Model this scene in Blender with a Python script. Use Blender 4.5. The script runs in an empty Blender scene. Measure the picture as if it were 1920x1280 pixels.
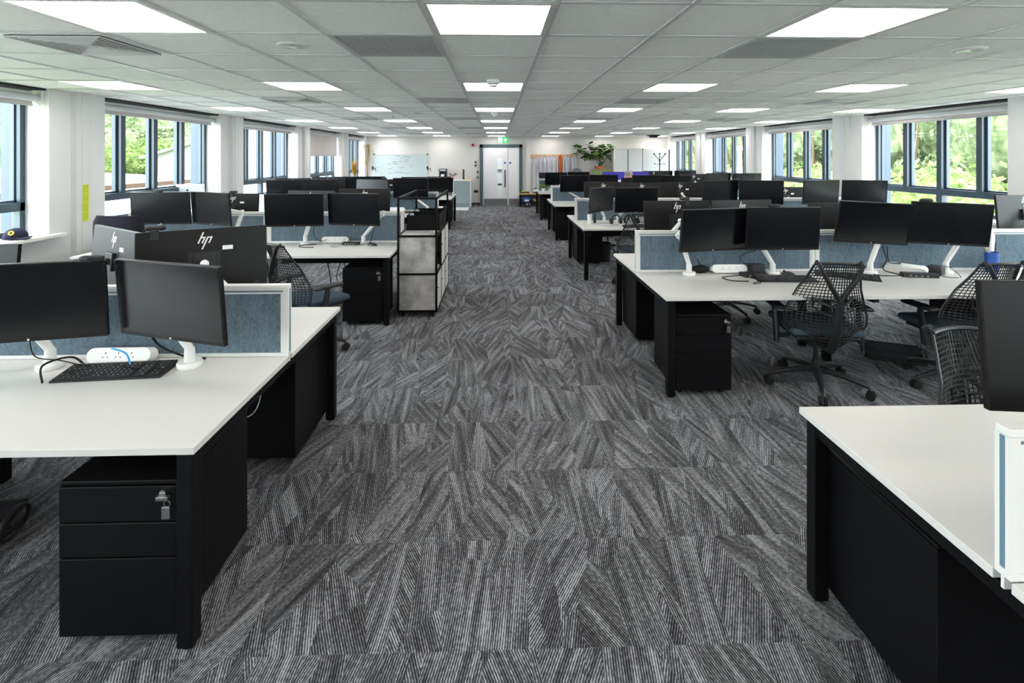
import bpy, bmesh, math, random
import numpy as np
from mathutils import Vector, Matrix, Euler
PI = math.pi
R = math.radians
SC = bpy.context.scene
COL = SC.collection
rnd = random.Random(7)
ZC = 1.70          # eye height
DZ = 0.71          # desk top height
CEIL = 2.372

# ------------------------------------------------------------------ materials
MATS = {}
def mat(name, col, rough=.5, metal=0, spec=.5, emit=None, es=0, trans=None):
    if name in MATS: return MATS[name]
    m = bpy.data.materials.new(name); m.use_nodes = True
    b = m.node_tree.nodes['Principled BSDF']
    b.inputs['Base Color'].default_value = (*col, 1)
    b.inputs['Roughness'].default_value = rough
    b.inputs['Metallic'].default_value = metal
    b.inputs['Specular IOR Level'].default_value = spec
    if emit:
        b.inputs['Emission Color'].default_value = (*emit, 1)
        b.inputs['Emission Strength'].default_value = es
    MATS[name] = m
    return m

class NT:
    """tiny helper around a node tree"""
    def __init__(s, m): s.t = m.node_tree; s.n = s.t.nodes; s.l = s.t.links
    def new(s, typ, **kw):
        n = s.n.new(typ)
        for k, v in kw.items(): setattr(n, k, v)
        return n
    def put(s, sock, v):
        if isinstance(v, bpy.types.NodeSocket): s.l.new(v, sock)
        else: sock.default_value = v
    def math(s, op, a, b=None, c=None):
        n = s.new('ShaderNodeMath', operation=op)
        for i, v in enumerate((a, b, c)):
            if v is not None: s.put(n.inputs[i], v)
        return n.outputs[0]
    def vmath(s, op, a, b=None):
        n = s.new('ShaderNodeVectorMath', operation=op)
        s.put(n.inputs[0], a)
        if b is not None: s.put(n.inputs[1], b)
        return n.outputs[0]
    def xyz(s, x, y, z=0.0):
        n = s.new('ShaderNodeCombineXYZ')
        for i, v in enumerate((x, y, z)): s.put(n.inputs[i], v)
        return n.outputs[0]
    def sep(s, v):
        n = s.new('ShaderNodeSeparateXYZ'); s.put(n.inputs[0], v); return n.outputs
    def noise(s, vec, scale, detail=2, rough=.5):
        n = s.new('ShaderNodeTexNoise'); s.put(n.inputs['Vector'], vec)
        n.inputs['Scale'].default_value = scale; n.inputs['Detail'].default_value = detail
        n.inputs['Roughness'].default_value = rough
        return n.outputs[0]
    def ramp(s, f, stops):
        n = s.new('ShaderNodeValToRGB'); s.put(n.inputs[0], f)
        e = n.color_ramp.elements
        while len(e) < len(stops): e.new(.5)
        for el, (p, c) in zip(e, stops): el.position = p; el.color = (*c, 1)
        return n.outputs[0]
    def obj(s): return s.new('ShaderNodeTexCoord').outputs['Object']

def bsdf(m): return m.node_tree.nodes['Principled BSDF']

def mat_carpet():
    m = mat('carpet tiles', (.1, .1, .1), .95, spec=.15); t = NT(m)
    P = t.obj()
    Q = t.vmath('ADD', P, (-.115, -.25, 0.0))
    cell = t.vmath('FLOOR', t.vmath('MULTIPLY', Q, (2.0, 2.0, 0.0)))
    wn = t.new('ShaderNodeTexWhiteNoise', noise_dimensions='3D'); t.put(wn.inputs['Vector'], cell)
    off = t.vmath('MULTIPLY', wn.outputs['Color'], (37.0, 23.0, 11.0))
    s = t.vmath('ADD', t.vmath('MULTIPLY', Q, (5.6, 1.35, 0.0)), off)
    vo = t.new('ShaderNodeTexVoronoi', voronoi_dimensions='3D'); t.put(vo.inputs['Vector'], s); vo.inputs['Scale'].default_value = 1.0
    vr, vg, vb = t.sep(vo.outputs['Color'])
    ang = t.math('MULTIPLY', t.math('SUBTRACT', vr, .5), 1.15)
    x, y, z = t.sep(Q)
    ca, sa = t.math('COSINE', ang), t.math('SINE', ang)
    u = t.math('ADD', t.math('MULTIPLY', x, ca), t.math('MULTIPLY', y, sa))
    v = t.math('SUBTRACT', t.math('MULTIPLY', y, ca), t.math('MULTIPLY', x, sa))
    st = t.math('SINE', t.math('MULTIPLY', u, 2 * PI / .0088))
    yarn = t.noise(t.xyz(t.math('MULTIPLY', u, 113.0), t.math('MULTIPLY', v, 70.0), vg), 1.0, 2)
    band = t.noise(t.xyz(t.math('MULTIPLY', u, 34.0), t.math('MULTIPLY', v, 2.2), vb), 1.0, 2)
    a = t.math('ADD', t.math('MULTIPLY', st, .36), t.math('MULTIPLY', t.math('SUBTRACT', yarn, .5), .95))
    a = t.math('ADD', a, t.math('MULTIPLY', t.math('SUBTRACT', band, .5), 1.32))
    a = t.math('ADD', a, t.math('MULTIPLY', t.math('SUBTRACT', vg, .5), .16))
    a = t.math('ADD', a, .485)
    col = t.ramp(a, [(0.0, (.016, .016, .018)), (.40, (.062, .062, .067)), (.75, (.18, .184, .198)), (1.0, (.40, .41, .435))])
    t.l.new(col, bsdf(m).inputs['Base Color'])
    bp = t.new('ShaderNodeBump'); bp.inputs['Strength'].default_value = .35; bp.inputs['Distance'].default_value = .002
    t.put(bp.inputs['Height'], a); t.l.new(bp.outputs[0], bsdf(m).inputs['Normal'])
    return m

def mat_fabric(name, c0, c1, scale=60, stretch=(1, 1, .28), rough=.95):
    m = mat(name, c0, rough, spec=.15); t = NT(m)
    v = t.vmath('MULTIPLY', t.obj(), (*stretch,))
    a = t.noise(v, scale * 4, 3, .7)
    b = t.noise(v, scale * .8, 2)
    f = t.math('ADD', t.math('MULTIPLY', a, .75), t.math('MULTIPLY', b, .25))
    t.l.new(t.ramp(f, [(.32, c0), (.66, c1)]), bsdf(m).inputs['Base Color'])
    return m

def mat_mottle(name, c0, c1, scale, rough=.8, detail=6, spec=.3, lo=.35, hi=.65, stretch=(1, 1, 1)):
    m = mat(name, c0, rough, spec=spec); t = NT(m)
    f = t.noise(t.vmath('MULTIPLY', t.obj(), (*stretch,)), scale, detail, .6)
    t.l.new(t.ramp(f, [(lo, c0), (hi, c1)]), bsdf(m).inputs['Base Color'])
    return m

def mat_glass():
    m = bpy.data.materials.new('window glass'); m.use_nodes = True
    t = NT(m); t.n.clear()
    o = t.new('ShaderNodeOutputMaterial'); mx = t.new('ShaderNodeMixShader')
    tr = t.new('ShaderNodeBsdfTransparent'); tr.inputs[0].default_value = (.94, .97, .97, 1)
    gl = t.new('ShaderNodeBsdfGlossy'); gl.inputs['Roughness'].default_value = .02
    fr = t.new('ShaderNodeLayerWeight')
    fac = t.math('ADD', .02, t.math('MULTIPLY', t.math('POWER', fr.outputs['Facing'], 5.0), .35))
    t.l.new(fac, mx.inputs[0]); t.l.new(tr.outputs[0], mx.inputs[1]); t.l.new(gl.outputs[0], mx.inputs[2])
    t.l.new(mx.outputs[0], o.inputs[0])
    return m

def mat_translucent(name, col, f=.5):
    m = bpy.data.materials.new(name); m.use_nodes = True
    t = NT(m); t.n.clear()
    o = t.new('ShaderNodeOutputMaterial'); mx = t.new('ShaderNodeMixShader'); mx.inputs[0].default_value = f
    d = t.new('ShaderNodeBsdfDiffuse'); d.inputs[0].default_value = (*col, 1)
    e = t.new('ShaderNodeBsdfTranslucent'); e.inputs[0].default_value = (*col, 1)
    t.l.new(d.outputs[0], mx.inputs[1]); t.l.new(e.outputs[0], mx.inputs[2]); t.l.new(mx.outputs[0], o.inputs[0])
    return m

def mat_leaf(name, stops, scale, f=.3):
    m = bpy.data.materials.new(name); m.use_nodes = True
    t = NT(m); t.n.clear()
    o = t.new('ShaderNodeOutputMaterial'); mx = t.new('ShaderNodeMixShader'); mx.inputs[0].default_value = f
    c = t.ramp(t.noise(t.obj(), scale, 4, .65), stops)
    d = t.new('ShaderNodeBsdfDiffuse'); e = t.new('ShaderNodeBsdfTranslucent')
    t.l.new(c, d.inputs[0]); t.l.new(c, e.inputs[0])
    t.l.new(d.outputs[0], mx.inputs[1]); t.l.new(e.outputs[0], mx.inputs[2]); t.l.new(mx.outputs[0], o.inputs[0])
    return m

WALL = mat('white wall paint', (.65, .648, .645), .75, spec=.25)
REVEAL = mat('white reveal paint', (.68, .69, .69), .7, spec=.25)
TRUNK = mat('white plastic trunking', (.60, .60, .595), .45)
TILE = mat_mottle('ceiling tile', (.87, .875, .875), (.94, .942, .942), 38, .9, 4, .1)
TBAR = mat('ceiling grid metal', (.60, .605, .61), .45, .2)
BLACK = mat('black powder coat', (.0022, .0022, .0028), .5, spec=.17)
BLACKP = mat('black plastic', (.014, .014, .016), .5, spec=.4)
HOUSE = mat('monitor back plastic', (.0085, .0075, .008), .40, spec=.25)
SCREEN = mat('monitor dark panel', (.0030, .0034, .005), .21, spec=.32)
RUBBER = mat('black rubber', (.012, .012, .012), .7, spec=.2)
DESK = mat('white desk laminate', (.635, .620, .592), .38, spec=.4)
EDGE = mat('pale desk edge band', (.78, .79, .80), .4)
WMET = mat('white aluminium', (.76, .755, .73), .38, spec=.5)
WPLA = mat('white plastic', (.80, .79, .77), .38)
GROOVE = mat('grey groove', (.30, .30, .29), .5)
CHROME = mat('chrome', (.8, .8, .8), .18, 1)
FAB = mat_fabric('blue grey screen fabric', (.058, .088, .113), (.185, .245, .295), 55)
WINF = mat('dark blue grey window frame', (.022, .042, .062), .42)
CLAD = mat('pale blue outside cladding', (.012, .027, .052), .5)
GLASS = mat_glass()
BLIND = mat_translucent('blind fabric', (.62, .57, .55), .07)
LEADE = mat('panel light diffuser', (.9, .9, .9), .6, emit=(1.0, .955, .915), es=6.4)
GREY = mat('grey louvre metal', (.50, .50, .51), .5, .2)
DARK = mat('dark void', (.012, .012, .013), .9)
CHAIRF = mat('graphite chair plastic', (.013, .014, .016), .42, spec=.36)
CHAIRM = mat('graphite chair strands', (.012, .012, .013), .5, spec=.35)
SEATF = mat_fabric('blue grey seat fabric', (.025, .042, .055), (.06, .09, .115), 80, (1, 1, 1))
CONC = mat_mottle('concrete look board', (.22, .21, .205), (.52, .50, .485), 5.5, .7, 8, lo=.33, hi=.66)
DOORW = mat('pale grey door leaf', (.72, .72, .735), .45)
DOORF = mat('dark teal grey door frame', (.058, .088, .100), .45)
CABG = mat('grey green cabinet', (.255, .315, .33), .5)
WOOD = mat_mottle('light oak', (.50, .29, .11), (.68, .43, .20), 9, .5, 5, stretch=(1, 8, 8))
PAPERY = mat('yellow green sticky paper', (.47, .55, .012), .7)
INK = mat('dark ink', (.02, .02, .03), .7)
NAVY = mat_fabric('navy cap cloth', (.014, .014, .032), (.035, .035, .065), 90, (1, 1, 1))
ORANGE = mat('orange cloth', (.55, .10, .008), .8)
COATW = mat('white coat cotton', (.50, .495, .545), .85, spec=.15)
TERRA = mat_mottle('terracotta', (.42, .10, .04), (.55, .16, .07), 14, .8)
SOIL = mat('soil', (.03, .02, .012), .95)
BARK = mat_mottle('bark', (.10, .065, .04), (.2, .14, .09), 30, .9)
PLEAF = mat_leaf('variegated leaf', [(.3, (.02, .055, .015)), (.5, (.05, .12, .03)), (.62, (.17, .24, .08)), (.75, (.55, .52, .28))], 14, .12)
BLUE = mat('blue plastic', (.015, .08, .34), .4)
BLUEM = mat('blue display', (.01, .01, .02), .4, emit=(.018, .015, .19), es=1.0)
RED = mat('red plastic', (.30, .006, .012), .4)
SIGNG = mat('green sign face', (.02, .4, .1), .5, emit=(.02, .40, .10), es=.6)
SIGNW = mat('white sign pictogram', (.9, .9, .9), .5, emit=(.9, 1, .9), es=.6)
SKIN = mat('skin', (.56, .30, .22), .55)
HAIR = mat_mottle('grey hair', (.10, .09, .085), (.48, .46, .44), 60, .8, stretch=(1, 1, .3))
SHIRT = mat('dark blue shirt', (.03, .04, .09), .85)
TROUS = mat('charcoal trousers', (.03, .03, .035), .85)
BOARDW = mat('whiteboard enamel', (.43, .49, .50), .22, spec=.5)
ROOFW = mat_mottle('pale outside roof sheet', (.34, .34, .34), (.42, .42, .41), 3, .9, 3, spec=.1, stretch=(.1, 6, 1))
BRICK = mat('outside brick band', (.035, .022, .014), .9, spec=.1)
GRASS = mat_mottle('outside grass', (.10, .16, .04), (.22, .28, .09), 2, .95)
LEAFR = mat_leaf('outside light foliage', [(.30, (.05, .08, .022)), (.48, (.125, .165, .055)), (.62, (.20, .235, .10)), (.75, (.30, .32, .19))], 2.6)
LEAFB = mat_leaf('outside far foliage', [(.30, (.04, .06, .028)), (.48, (.10, .128, .062)), (.62, (.17, .20, .115)), (.78, (.26, .265, .19))], 2.0)
GREYCL = mat_fabric('grey cloth', (.10, .11, .12), (.24, .25, .27), 40, (1, 1, 1))
OLIVE = mat('olive green card', (.20, .24, .11), .8)
YELLOW = mat('yellow plastic', (.75, .50, .03), .5)
PINK = mat('pink plastic', (.75, .3, .45), .5)
SILVER = mat('silver plastic', (.50, .52, .55), .35, .3)
STICK = mat('white sticker paper', (.85, .85, .84), .6)
CABLEB = mat('blue cable', (.02, .35, .75), .45)
ORCAB = mat('emblem yellow', (.80, .47, .03), .6)
BEIGE = mat('beige wall paint', (.80, .76, .70), .8)
TAMB = mat('white tambour', (.72, .74, .75), .5)
VINYL = mat('pale vinyl floor', (.62, .66, .67), .35)
SPIDER = mat_leaf('spider plant leaf', [(.35, (.06, .14, .02)), (.6, (.28, .36, .10))], 20, .2)
DRY = mat_leaf('dry palm leaf', [(.35, (.30, .22, .09)), (.6, (.45, .38, .20))], 20, .2)
AUTUMN = mat_leaf('yellow red leaf', [(.3, (.45, .12, .05)), (.5, (.65, .42, .06)), (.7, (.35, .40, .10))], 12, .2)

# ------------------------------------------------------------------ mesh builder
class MB:
    def __init__(s): s.bm = bmesh.new()
    def _xf(s, vs, M):
        if M is not None: bmesh.ops.transform(s.bm, matrix=M, verts=vs)
    def box(s, x0, x1, y0, y1, z0, z1, b=0, M=None, seg=2):
        r = bmesh.ops.create_cube(s.bm, size=1)
        vs = r['verts']
        sx, sy, sz = x1 - x0, y1 - y0, z1 - z0
        for v in vs: v.co = Vector(((v.co.x + .5) * sx + x0, (v.co.y + .5) * sy + y0, (v.co.z + .5) * sz + z0))
        if b:
            es = list({e for v in vs for e in v.link_edges})
            q = bmesh.ops.bevel(s.bm, geom=es, offset=b, segments=seg, affect='EDGES', profile=.5)
            vs = list({v for f in q['faces'] for v in f.verts} | {v for v in vs if v.is_valid})
        s._xf(vs, M); return s
    def loft(s, rings, caps=True, closed=False):
        vr = [[s.bm.verts.new(p) for p in r] for r in rings]
        n = len(vr[0])
        seq = list(zip(vr, vr[1:])) + ([(vr[-1], vr[0])] if closed else [])
        for a, b in seq:
            for i in range(n):
                j = (i + 1) % n
                try: s.bm.faces.new((a[i], a[j], b[j], b[i]))
                except ValueError: pass
        if caps and not closed:
            s.bm.faces.new(vr[0][::-1]); s.bm.faces.new(vr[-1])
        return s
    def tube(s, pts, r, n=6, flat=1.0, up=None, closed=False):
        pts = [Vector(p) for p in pts]; rings = []
        m = len(pts)
        rr = r if isinstance(r, (list, tuple)) else [r] * m
        ref = None
        for i, p in enumerate(pts):
            if closed: d = pts[(i + 1) % m] - pts[i - 1]
            else: d = pts[min(i + 1, m - 1)] - pts[max(i - 1, 0)]
            d = d.normalized() if d.length > 1e-9 else Vector((0, 0, 1))
            if up is not None: base = Vector(up)
            else: base = ref if ref is not None else (Vector((0, 0, 1)) if abs(d.z) < .9 else Vector((1, 0, 0)))
            a = base - d * base.dot(d)
            if a.length < 1e-6: a = d.orthogonal()
            a.normalize(); b = d.cross(a); ref = a
            rings.append([p + (a * math.cos(2 * PI * k / n) * flat + b * math.sin(2 * PI * k / n)) * rr[i] for k in range(n)])
        return s.loft(rings, True, closed)
    def cyl(s, p0, p1, r0, r1=None, n=16): return s.tube([p0, p1], [r0, r0 if r1 is None else r1], n)
    def lathe(s, prof, n=24, c=(0, 0, 0), M=None):
        st = len(s.bm.verts)
        rings = [[(c[0] + max(r, 1e-4) * math.cos(2 * PI * k / n), c[1] + max(r, 1e-4) * math.sin(2 * PI * k / n), c[2] + z) for k in range(n)] for r, z in prof]
        s.loft(rings)
        if M is not None:
            s.bm.verts.ensure_lookup_table(); s._xf(s.bm.verts[st:], M)
        return s
    def prism(s, poly, d0, d1, axis='y', M=None):
        st = len(s.bm.verts)
        def P(a, b, d): return {'y': (a, d, b), 'x': (d, a, b), 'z': (a, b, d)}[axis]
        s.loft([[P(a, b, d0) for a, b in poly], [P(a, b, d1) for a, b in poly]])
        if M is not None:
            s.bm.verts.ensure_lookup_table(); s._xf(s.bm.verts[st:], M)
        return s
    def ball(s, c, r, sub=2, sc=(1, 1, 1)):
        q = bmesh.ops.create_icosphere(s.bm, subdivisions=sub, radius=r)
        for v in q['verts']: v.co = Vector((v.co.x * sc[0] + c[0], v.co.y * sc[1] + c[1], v.co.z * sc[2] + c[2]))
        return s
    def quad(s, *p):
        s.bm.faces.new([s.bm.verts.new(q) for q in p]); return s
    def build(s, name, m, parent=None, smooth=False, loc=(0, 0, 0), rot=None):
        bmesh.ops.recalc_face_normals(s.bm, faces=s.bm.faces)
        me = bpy.data.meshes.new(name); s.bm.to_mesh(me); s.bm.free()
        if smooth:
            for p in me.polygons: p.use_smooth = True
            try: me.set_sharp_from_angle(angle=R(38))
            except Exception: pass
        me.materials.append(m)
        o = bpy.data.objects.new(name, me); COL.objects.link(o)
        o.parent = parent; o.location = loc
        if rot: o.rotation_euler = rot
        return o

def tag(o, label, cat, group=None, kind=None):
    o['label'] = label; o['category'] = cat
    if group: o['group'] = group
    if kind: o['kind'] = kind
    return o
def struct(o):
    o['kind'] = 'structure'; return o
def thing(name, label, cat, loc=(0, 0, 0), rz=0, group=None):
    o = bpy.data.objects.new(name, None); COL.objects.link(o)
    o.empty_display_size = .1
    o.location = loc; o.rotation_euler = (0, 0, rz)
    return tag(o, label, cat, group)
KIDS = {}
def kids(o): return [c for c in bpy.data.objects if c.parent == o]
def dup(root, label, loc, rot, ks):
    r = root.copy(); COL.objects.link(r); r.location = loc; r.rotation_euler = rot; r['label'] = label
    for ch, sub in ks:
        c = ch.copy(); COL.objects.link(c); c.parent = r
        for g in sub:
            d = g.copy(); COL.objects.link(d); d.parent = c
    return r
def tree(o): return [(c, kids(c)) for c in kids(o)]
ORD = ['first', 'second', 'third', 'fourth', 'fifth', 'sixth', 'seventh']

# ------------------------------------------------------------------ room shell
XL, XR, YB, YF = -4.46, 5.90, 17.5, -8.2
RD = .24                                            # window recess depth
SILL, TRZ = .92, 1.20
LWIN = [(2.75, 5.19), (5.91, 8.33), (9.07, 11.50), (12.25, 14.72), (15.38, 17.25), (-.40, 2.03), (-3.55, -1.1), (-6.7, -4.25)]
RWIN = [(5.71, 8.06), (8.79, 11.17), (11.91, 14.28), (15.0, 17.2), (2.60, 4.97), (-.5, 1.87), (-3.6, -1.25), (-6.7, -4.35)]
f = MB(); f.box(XL - .3, XR + .3, YF, YB + .1, -.12, 0); struct(f.build('floor', mat_carpet()))
f = MB(); f.box(XL - RD, XR + RD, YF, YB, CEIL, CEIL + .1); struct(f.build('ceiling', TILE))
g = MB()
for k in range(-7, 11):
    x = -.337 + .6 * k
    if XL < x < XR: g.box(x - .013, x + .013, YF, YB, CEIL - .007, CEIL - .0005)
for n in range(-17, 26):
    y = 2.208 + .6 * n
    g.box(XL, XR, y - .012, y + .012, CEIL - .006, CEIL - .0008)
struct(g.build('trim_1', TBAR))
w = MB(); w.box(XL - .3, XR + .3, YB, YB + .1, 0, CEIL + .1); struct(w.build('wall_back', mat('cream white wall paint', (.575, .565, .545), .75, spec=.2)))
w = MB(); w.box(XL - .3, XR + .3, YF - .1, YF, 0, CEIL + .1); struct(w.build('wall_front', WALL))

def side_wall(name, xin, sg, wins, step):
    """sg = direction outwards. piers, spandrels and heads"""
    xo = xin + sg * RD; xe = xin + sg * (RD + .12)
    w = MB(); ws = sorted(wins)
    def bx(mb, xa, xb, *r): mb.box(min(xa, xb), max(xa, xb), *r)
    y = YF
    for a, b in ws:
        bx(w, xin, xe, y, a, 0, CEIL + .1)
        bx(w, xin, xe, a, b, 0, SILL - .03)
        bx(w, xo - sg * .03, xe, a, b, CEIL - .06, CEIL + .1)
        y = b
    bx(w, xin, xe, y, YB, 0, CEIL + .1)
    struct(w.build(name, WALL))
    # outside fins of pale blue cladding
    c = MB(); y = None
    for (a, b), (a2, b2) in zip(ws, ws[1:]): bx(c, xe, xe + sg * .13, b + .02, a2 - .02, -3, 3.2)
    bx(c, xe, xe + sg * .13, ws[-1][1] + .02, YB + .4, -3, 3.2)
    struct(c.build('trim_2' if sg < 0 else 'trim_3', CLAD))
    # trunking on the piers
    k = 4 if sg < 0 else 20
    for (a, b), (a2, b2) in zip(ws, ws[1:]):
        if b < 1: continue
        t = MB(); m = (b + a2) / 2
        bx(t, xin - sg * .055, xin, m - .10, m + .10, .0, CEIL - .002)
        bx(t, xin - sg * .062, xin - sg * .055, m - .035, m + .06, .0, CEIL - .002)
        bx(t, xin - sg * .010, xin, m + .10, m + .125, .0, CEIL - .002)
        struct(t.build('trim_%d' % k, TRUNK)); k += 1
    bb = MB(); bx(bb, xin - sg * .012, xin, YF, YB, 0, .10); struct(bb.build('baseboard_left' if sg < 0 else 'baseboard_right', WINF))
side_wall('wall_left', XL, -1, LWIN, 0)
side_wall('wall_right', XR, 1, RWIN, 0)
bb = MB()
bb.box(-1.0, -.48, YB - .012, YB, 0, .10); bb.box(.74, 3.9, YB - .012, YB, 0, .10)
struct(bb.build('baseboard_back', WINF))

def window(idx, xin, sg, a, b, drop):
    xo = xin + sg * RD
    root = bpy.data.objects.new('window_%d' % idx, None); COL.objects.link(root); struct(root)
    root.location = (xo, (a + b) / 2, SILL)
    def L(p): return (p[0] - xo, p[1] - (a + b) / 2, p[2] - SILL)
    ymid = (a + b) / 2
    fr = MB()
    def bx(mb, u0, u1, y0, y1, z0, z1):               # u: metres outwards from the inner face of the frame
        xa, xb = sorted((sg * u0, sg * u1)); mb.box(xa, xb, y0 - ymid, y1 - ymid, z0 - SILL, z1 - SILL, .003, seg=1)
    top = CEIL - .06
    # outer frame
    for y0, y1 in ((a, a + .055), (b - .055, b)): bx(fr, -.01, .07, y0, y1, SILL, top)
    for z0, z1 in ((SILL, SILL + .05), (top - .05, top), (TRZ - .042, TRZ + .042)): bx(fr, -.01, .07, a, b, z0, z1)
    n = 4; st = (b - a) / n
    for i in range(1, n): bx(fr, -.012, .075, a + st * i - .04, a + st * i + .04, TRZ, top)
    bx(fr, -.012, .075, ymid - .045, ymid + .045, SILL, TRZ)
    # opening sashes of the upper lights, stepped outwards
    for i in range(n):
        y0, y1 = a + st * i + .035, a + st * (i + 1) - .035
        for q0, q1 in ((y0, y0 + .035), (y1 - .035, y1)): bx(fr, .035, .085, q0, q1, TRZ + .03, top - .03)
        for z0, z1 in ((TRZ + .03, TRZ + .065), (top - .07, top - .03)): bx(fr, .035, .085, y0, y1, z0, z1)
    fr.build('frame', WINF, root)
    gl = MB()
    for i in range(n): bx(gl, .050, .056, a + st * i + .06, a + st * (i + 1) - .06, TRZ + .05, top - .05)
    bx(gl, .030, .036, a + .05, ymid - .04, SILL + .045, TRZ - .038)
    bx(gl, .030, .036, ymid + .04, b - .05, SILL + .045, TRZ - .038)
    gl.build('glass', GLASS, root)
    s = MB(); bx(s, -RD - .075, -.002, a - .05 if sg < 0 else a - .02, b + .13 if sg < 0 else b + .04, SILL - .032, SILL)
    s.build('sill', WPLA, root)
    # roller blind in the recess
    side = 'left' if sg < 0 else 'right'
    return root
k = 1
BL = {}
for i, (a, b) in enumerate(LWIN): window(k, XL, -1, a, b, 0); k += 1
for i, (a, b) in enumerate(RWIN): window(k, XR, 1, a, b, 0); k += 1

def blind(xin, sg, a, b, zb, label):
    ymid = (a + b) / 2
    t = thing('roller_blind', label, 'blind', (xin + sg * .10, ymid, CEIL - .10), 0)
    h = (b - a) / 2 - .012
    m = MB(); m.cyl((0, -h, .0), (0, h, .0), .036, n=14); m.build('roller_tube', mat('pale blind cassette', (.45, .465, .48), .4), t, True)
    for s in (-1, 1):
        m = MB(); m.box(-.05, .05, s * h - .006, s * h + .006, -.05, .10); m.build('bracket', WPLA, t)
    x = sg * .034; z1 = zb - (CEIL - .10)
    m = MB(); m.box(x - .0006, x + .0006, -h + .02, h - .02, z1, .0); m.build('blind_cloth', BLIND, t)
    m = MB(); m.box(x - .008, x + .008, -h + .02, h - .02, z1 - .022, z1, .004); m.build('hem_bar', mat('grey hem bar', (.40, .41, .42), .5), t)
    m = MB(); y = h - .0
    for dx in (-.02, .025): m.tube([(dx - sg * .05, y - .02, .0), (dx - sg * .06, y - .02, -.55), (-sg * .055, y - .02, -.86)], .0022, 5)
    m.build('pull_chain', WPLA, t)
    m = MB(); m.ball((-sg * .055, y - .02, -.88), .018, 1, (1, 1, 1.3)); m.build('chain_weight', WPLA, t)
wn = ['nearest', 'second', 'third', 'fourth', 'fifth']
for i, (a, b) in enumerate(LWIN[:5]):
    lab = 'pale roller blind rolled up above the %s left window' % wn[i]
    if i == 3: lab = 'roller blind pulled halfway down over the fourth left window'
    blind(XL, -1, a, b, 1.72 if i == 3 else 2.215, lab)
for i, (a, b) in enumerate(RWIN[:4]):
    blind(XR, 1, a, b, 2.205, 'pale roller blind rolled up above the %s right window' % wn[i])
# black boxes put the shade of the gap above the blinds into colour
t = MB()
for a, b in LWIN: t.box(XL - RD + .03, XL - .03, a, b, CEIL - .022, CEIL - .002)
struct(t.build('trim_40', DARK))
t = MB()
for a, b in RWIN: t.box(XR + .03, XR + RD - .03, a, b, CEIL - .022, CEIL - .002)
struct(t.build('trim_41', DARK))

# ------------------------------------------------------------------ ceiling fittings
colname = {-6: 'beside the left windows', -3: 'left of the aisle', 0: 'straight above the aisle', 3: 'right of the aisle', 6: 'over the right desks', 9: 'beside the right windows'}
def cell(k, n): return -.337 + .6 * k + .3, 2.208 + .6 * n + .3
lp = thing('ceiling_light', '', 'ceiling light', (0, 0, CEIL))
m = MB()
for s in (-1, 1): m.box(s * .285 - .013, s * .285 + .013, -.298, .298, -.009, -.001); m.box(-.272, .272, s * .285 - .013, s * .285 + .013, -.009, -.001)
m.build('frame', mat('white light frame', (.62, .61, .59), .4), lp)
m = MB(); m.box(-.272, .272, -.272, .272, -.006, -.001); m.build('diffuser', LEADE, lp)
first = True; ks = tree(lp)
for n in list(range(7)) + [-1, -2, -3, -4]:
    for k in (-6, -3, 0, 3, 6, 9):
        x, y = cell(k, 4 * n)
        if k == -6: x = x
        lab = 'square glowing ceiling panel %s, %s' % (colname[k], ORD[n] + ' row from the camera' if n >= 0 else ORD[-n - 1] + ' row behind the camera')
        if first: lp.location = (x, y, CEIL); lp['label'] = lab; first = False
        else: dup(lp, lab, (x, y, CEIL), (0, 0, 0), ks)
        bpy.data.objects
for o in bpy.data.objects:
    if o.name.startswith('ceiling_light'): o['group'] = 'ceiling light panels'
# eggcrate grilles
gp = thing('air_grille', '', 'air vent', (0, 0, CEIL), group='square mesh grilles in the ceiling')
m = MB()
for s in (-1, 1): m.box(s * .285 - .013, s * .285 + .013, -.298, .298, -.010, -.001); m.box(-.272, .272, s * .285 - .013, s * .285 + .013, -.010, -.001)
m.build('frame', GREY, gp)
m = MB()
for i in range(37):
    p = -.27 + i * .015
    m.box(p - .0017, p + .0017, -.272, .272, -.009, -.003); m.box(-.272, .272, p - .0017, p + .0017, -.009, -.003)
m.build('mesh_core', GREY, gp)
m = MB(); m.box(-.272, .272, -.272, .272, -.0028, -.001); m.build('backing', DARK, gp)
first = True; ks = tree(gp)
for j, n in enumerate((1, 6, 11, 16, 21)):
    for k in (-1, 3):
        x, y = cell(k, n)
        lab = 'dark mesh ceiling grille %s of the middle lights, %s from the camera' % ('left' if k < 0 else 'right', ORD[j])
        if first: gp.location = (x, y, CEIL); gp['label'] = lab; first = False
        else: dup(gp, lab, (x, y, CEIL), (0, 0, 0), ks)
# four-way louvre diffusers
dp = thing('air_diffuser', '', 'air vent', (0, 0, CEIL), group='square louvred air diffusers in the ceiling')
m = MB()
for s in (-1, 1): m.box(s * .28 - .018, s * .28 + .018, -.298, .298, -.011, -.001); m.box(-.262, .262, s * .28 - .018, s * .28 + .018, -.011, -.001)
m.build('frame', mat('white diffuser metal', (.62, .63, .64), .45), dp)
m = MB(); m.box(-.262, .262, -.262, .262, -.002, -.001); m.build('backing', DARK, dp)
for i in range(6):
    r0, r1 = .255 - i * .037,   .255 - i * .037 - .031
    m = MB()
    for q in range(4):
        M = Matrix.Rotation(q * PI / 2, 4, 'Z')
        P = [(-r0, r0, -.016), (r0, r0, -.016), (r1, r1, -.004), (-r1, r1, -.004)]
        m.quad(*[M @ Vector(p) for p in P])
        m.quad(*[M @ (Vector(p) + Vector((0, 0, .0015))) for p in P])
        m.box(-r0, r0, r0 - .0012, r0 + .0012, -.0215, -.0145, M=M)
    m.build('louvre', mat('pale louvre blade', (.62, .61, .63), .5), dp)
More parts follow.
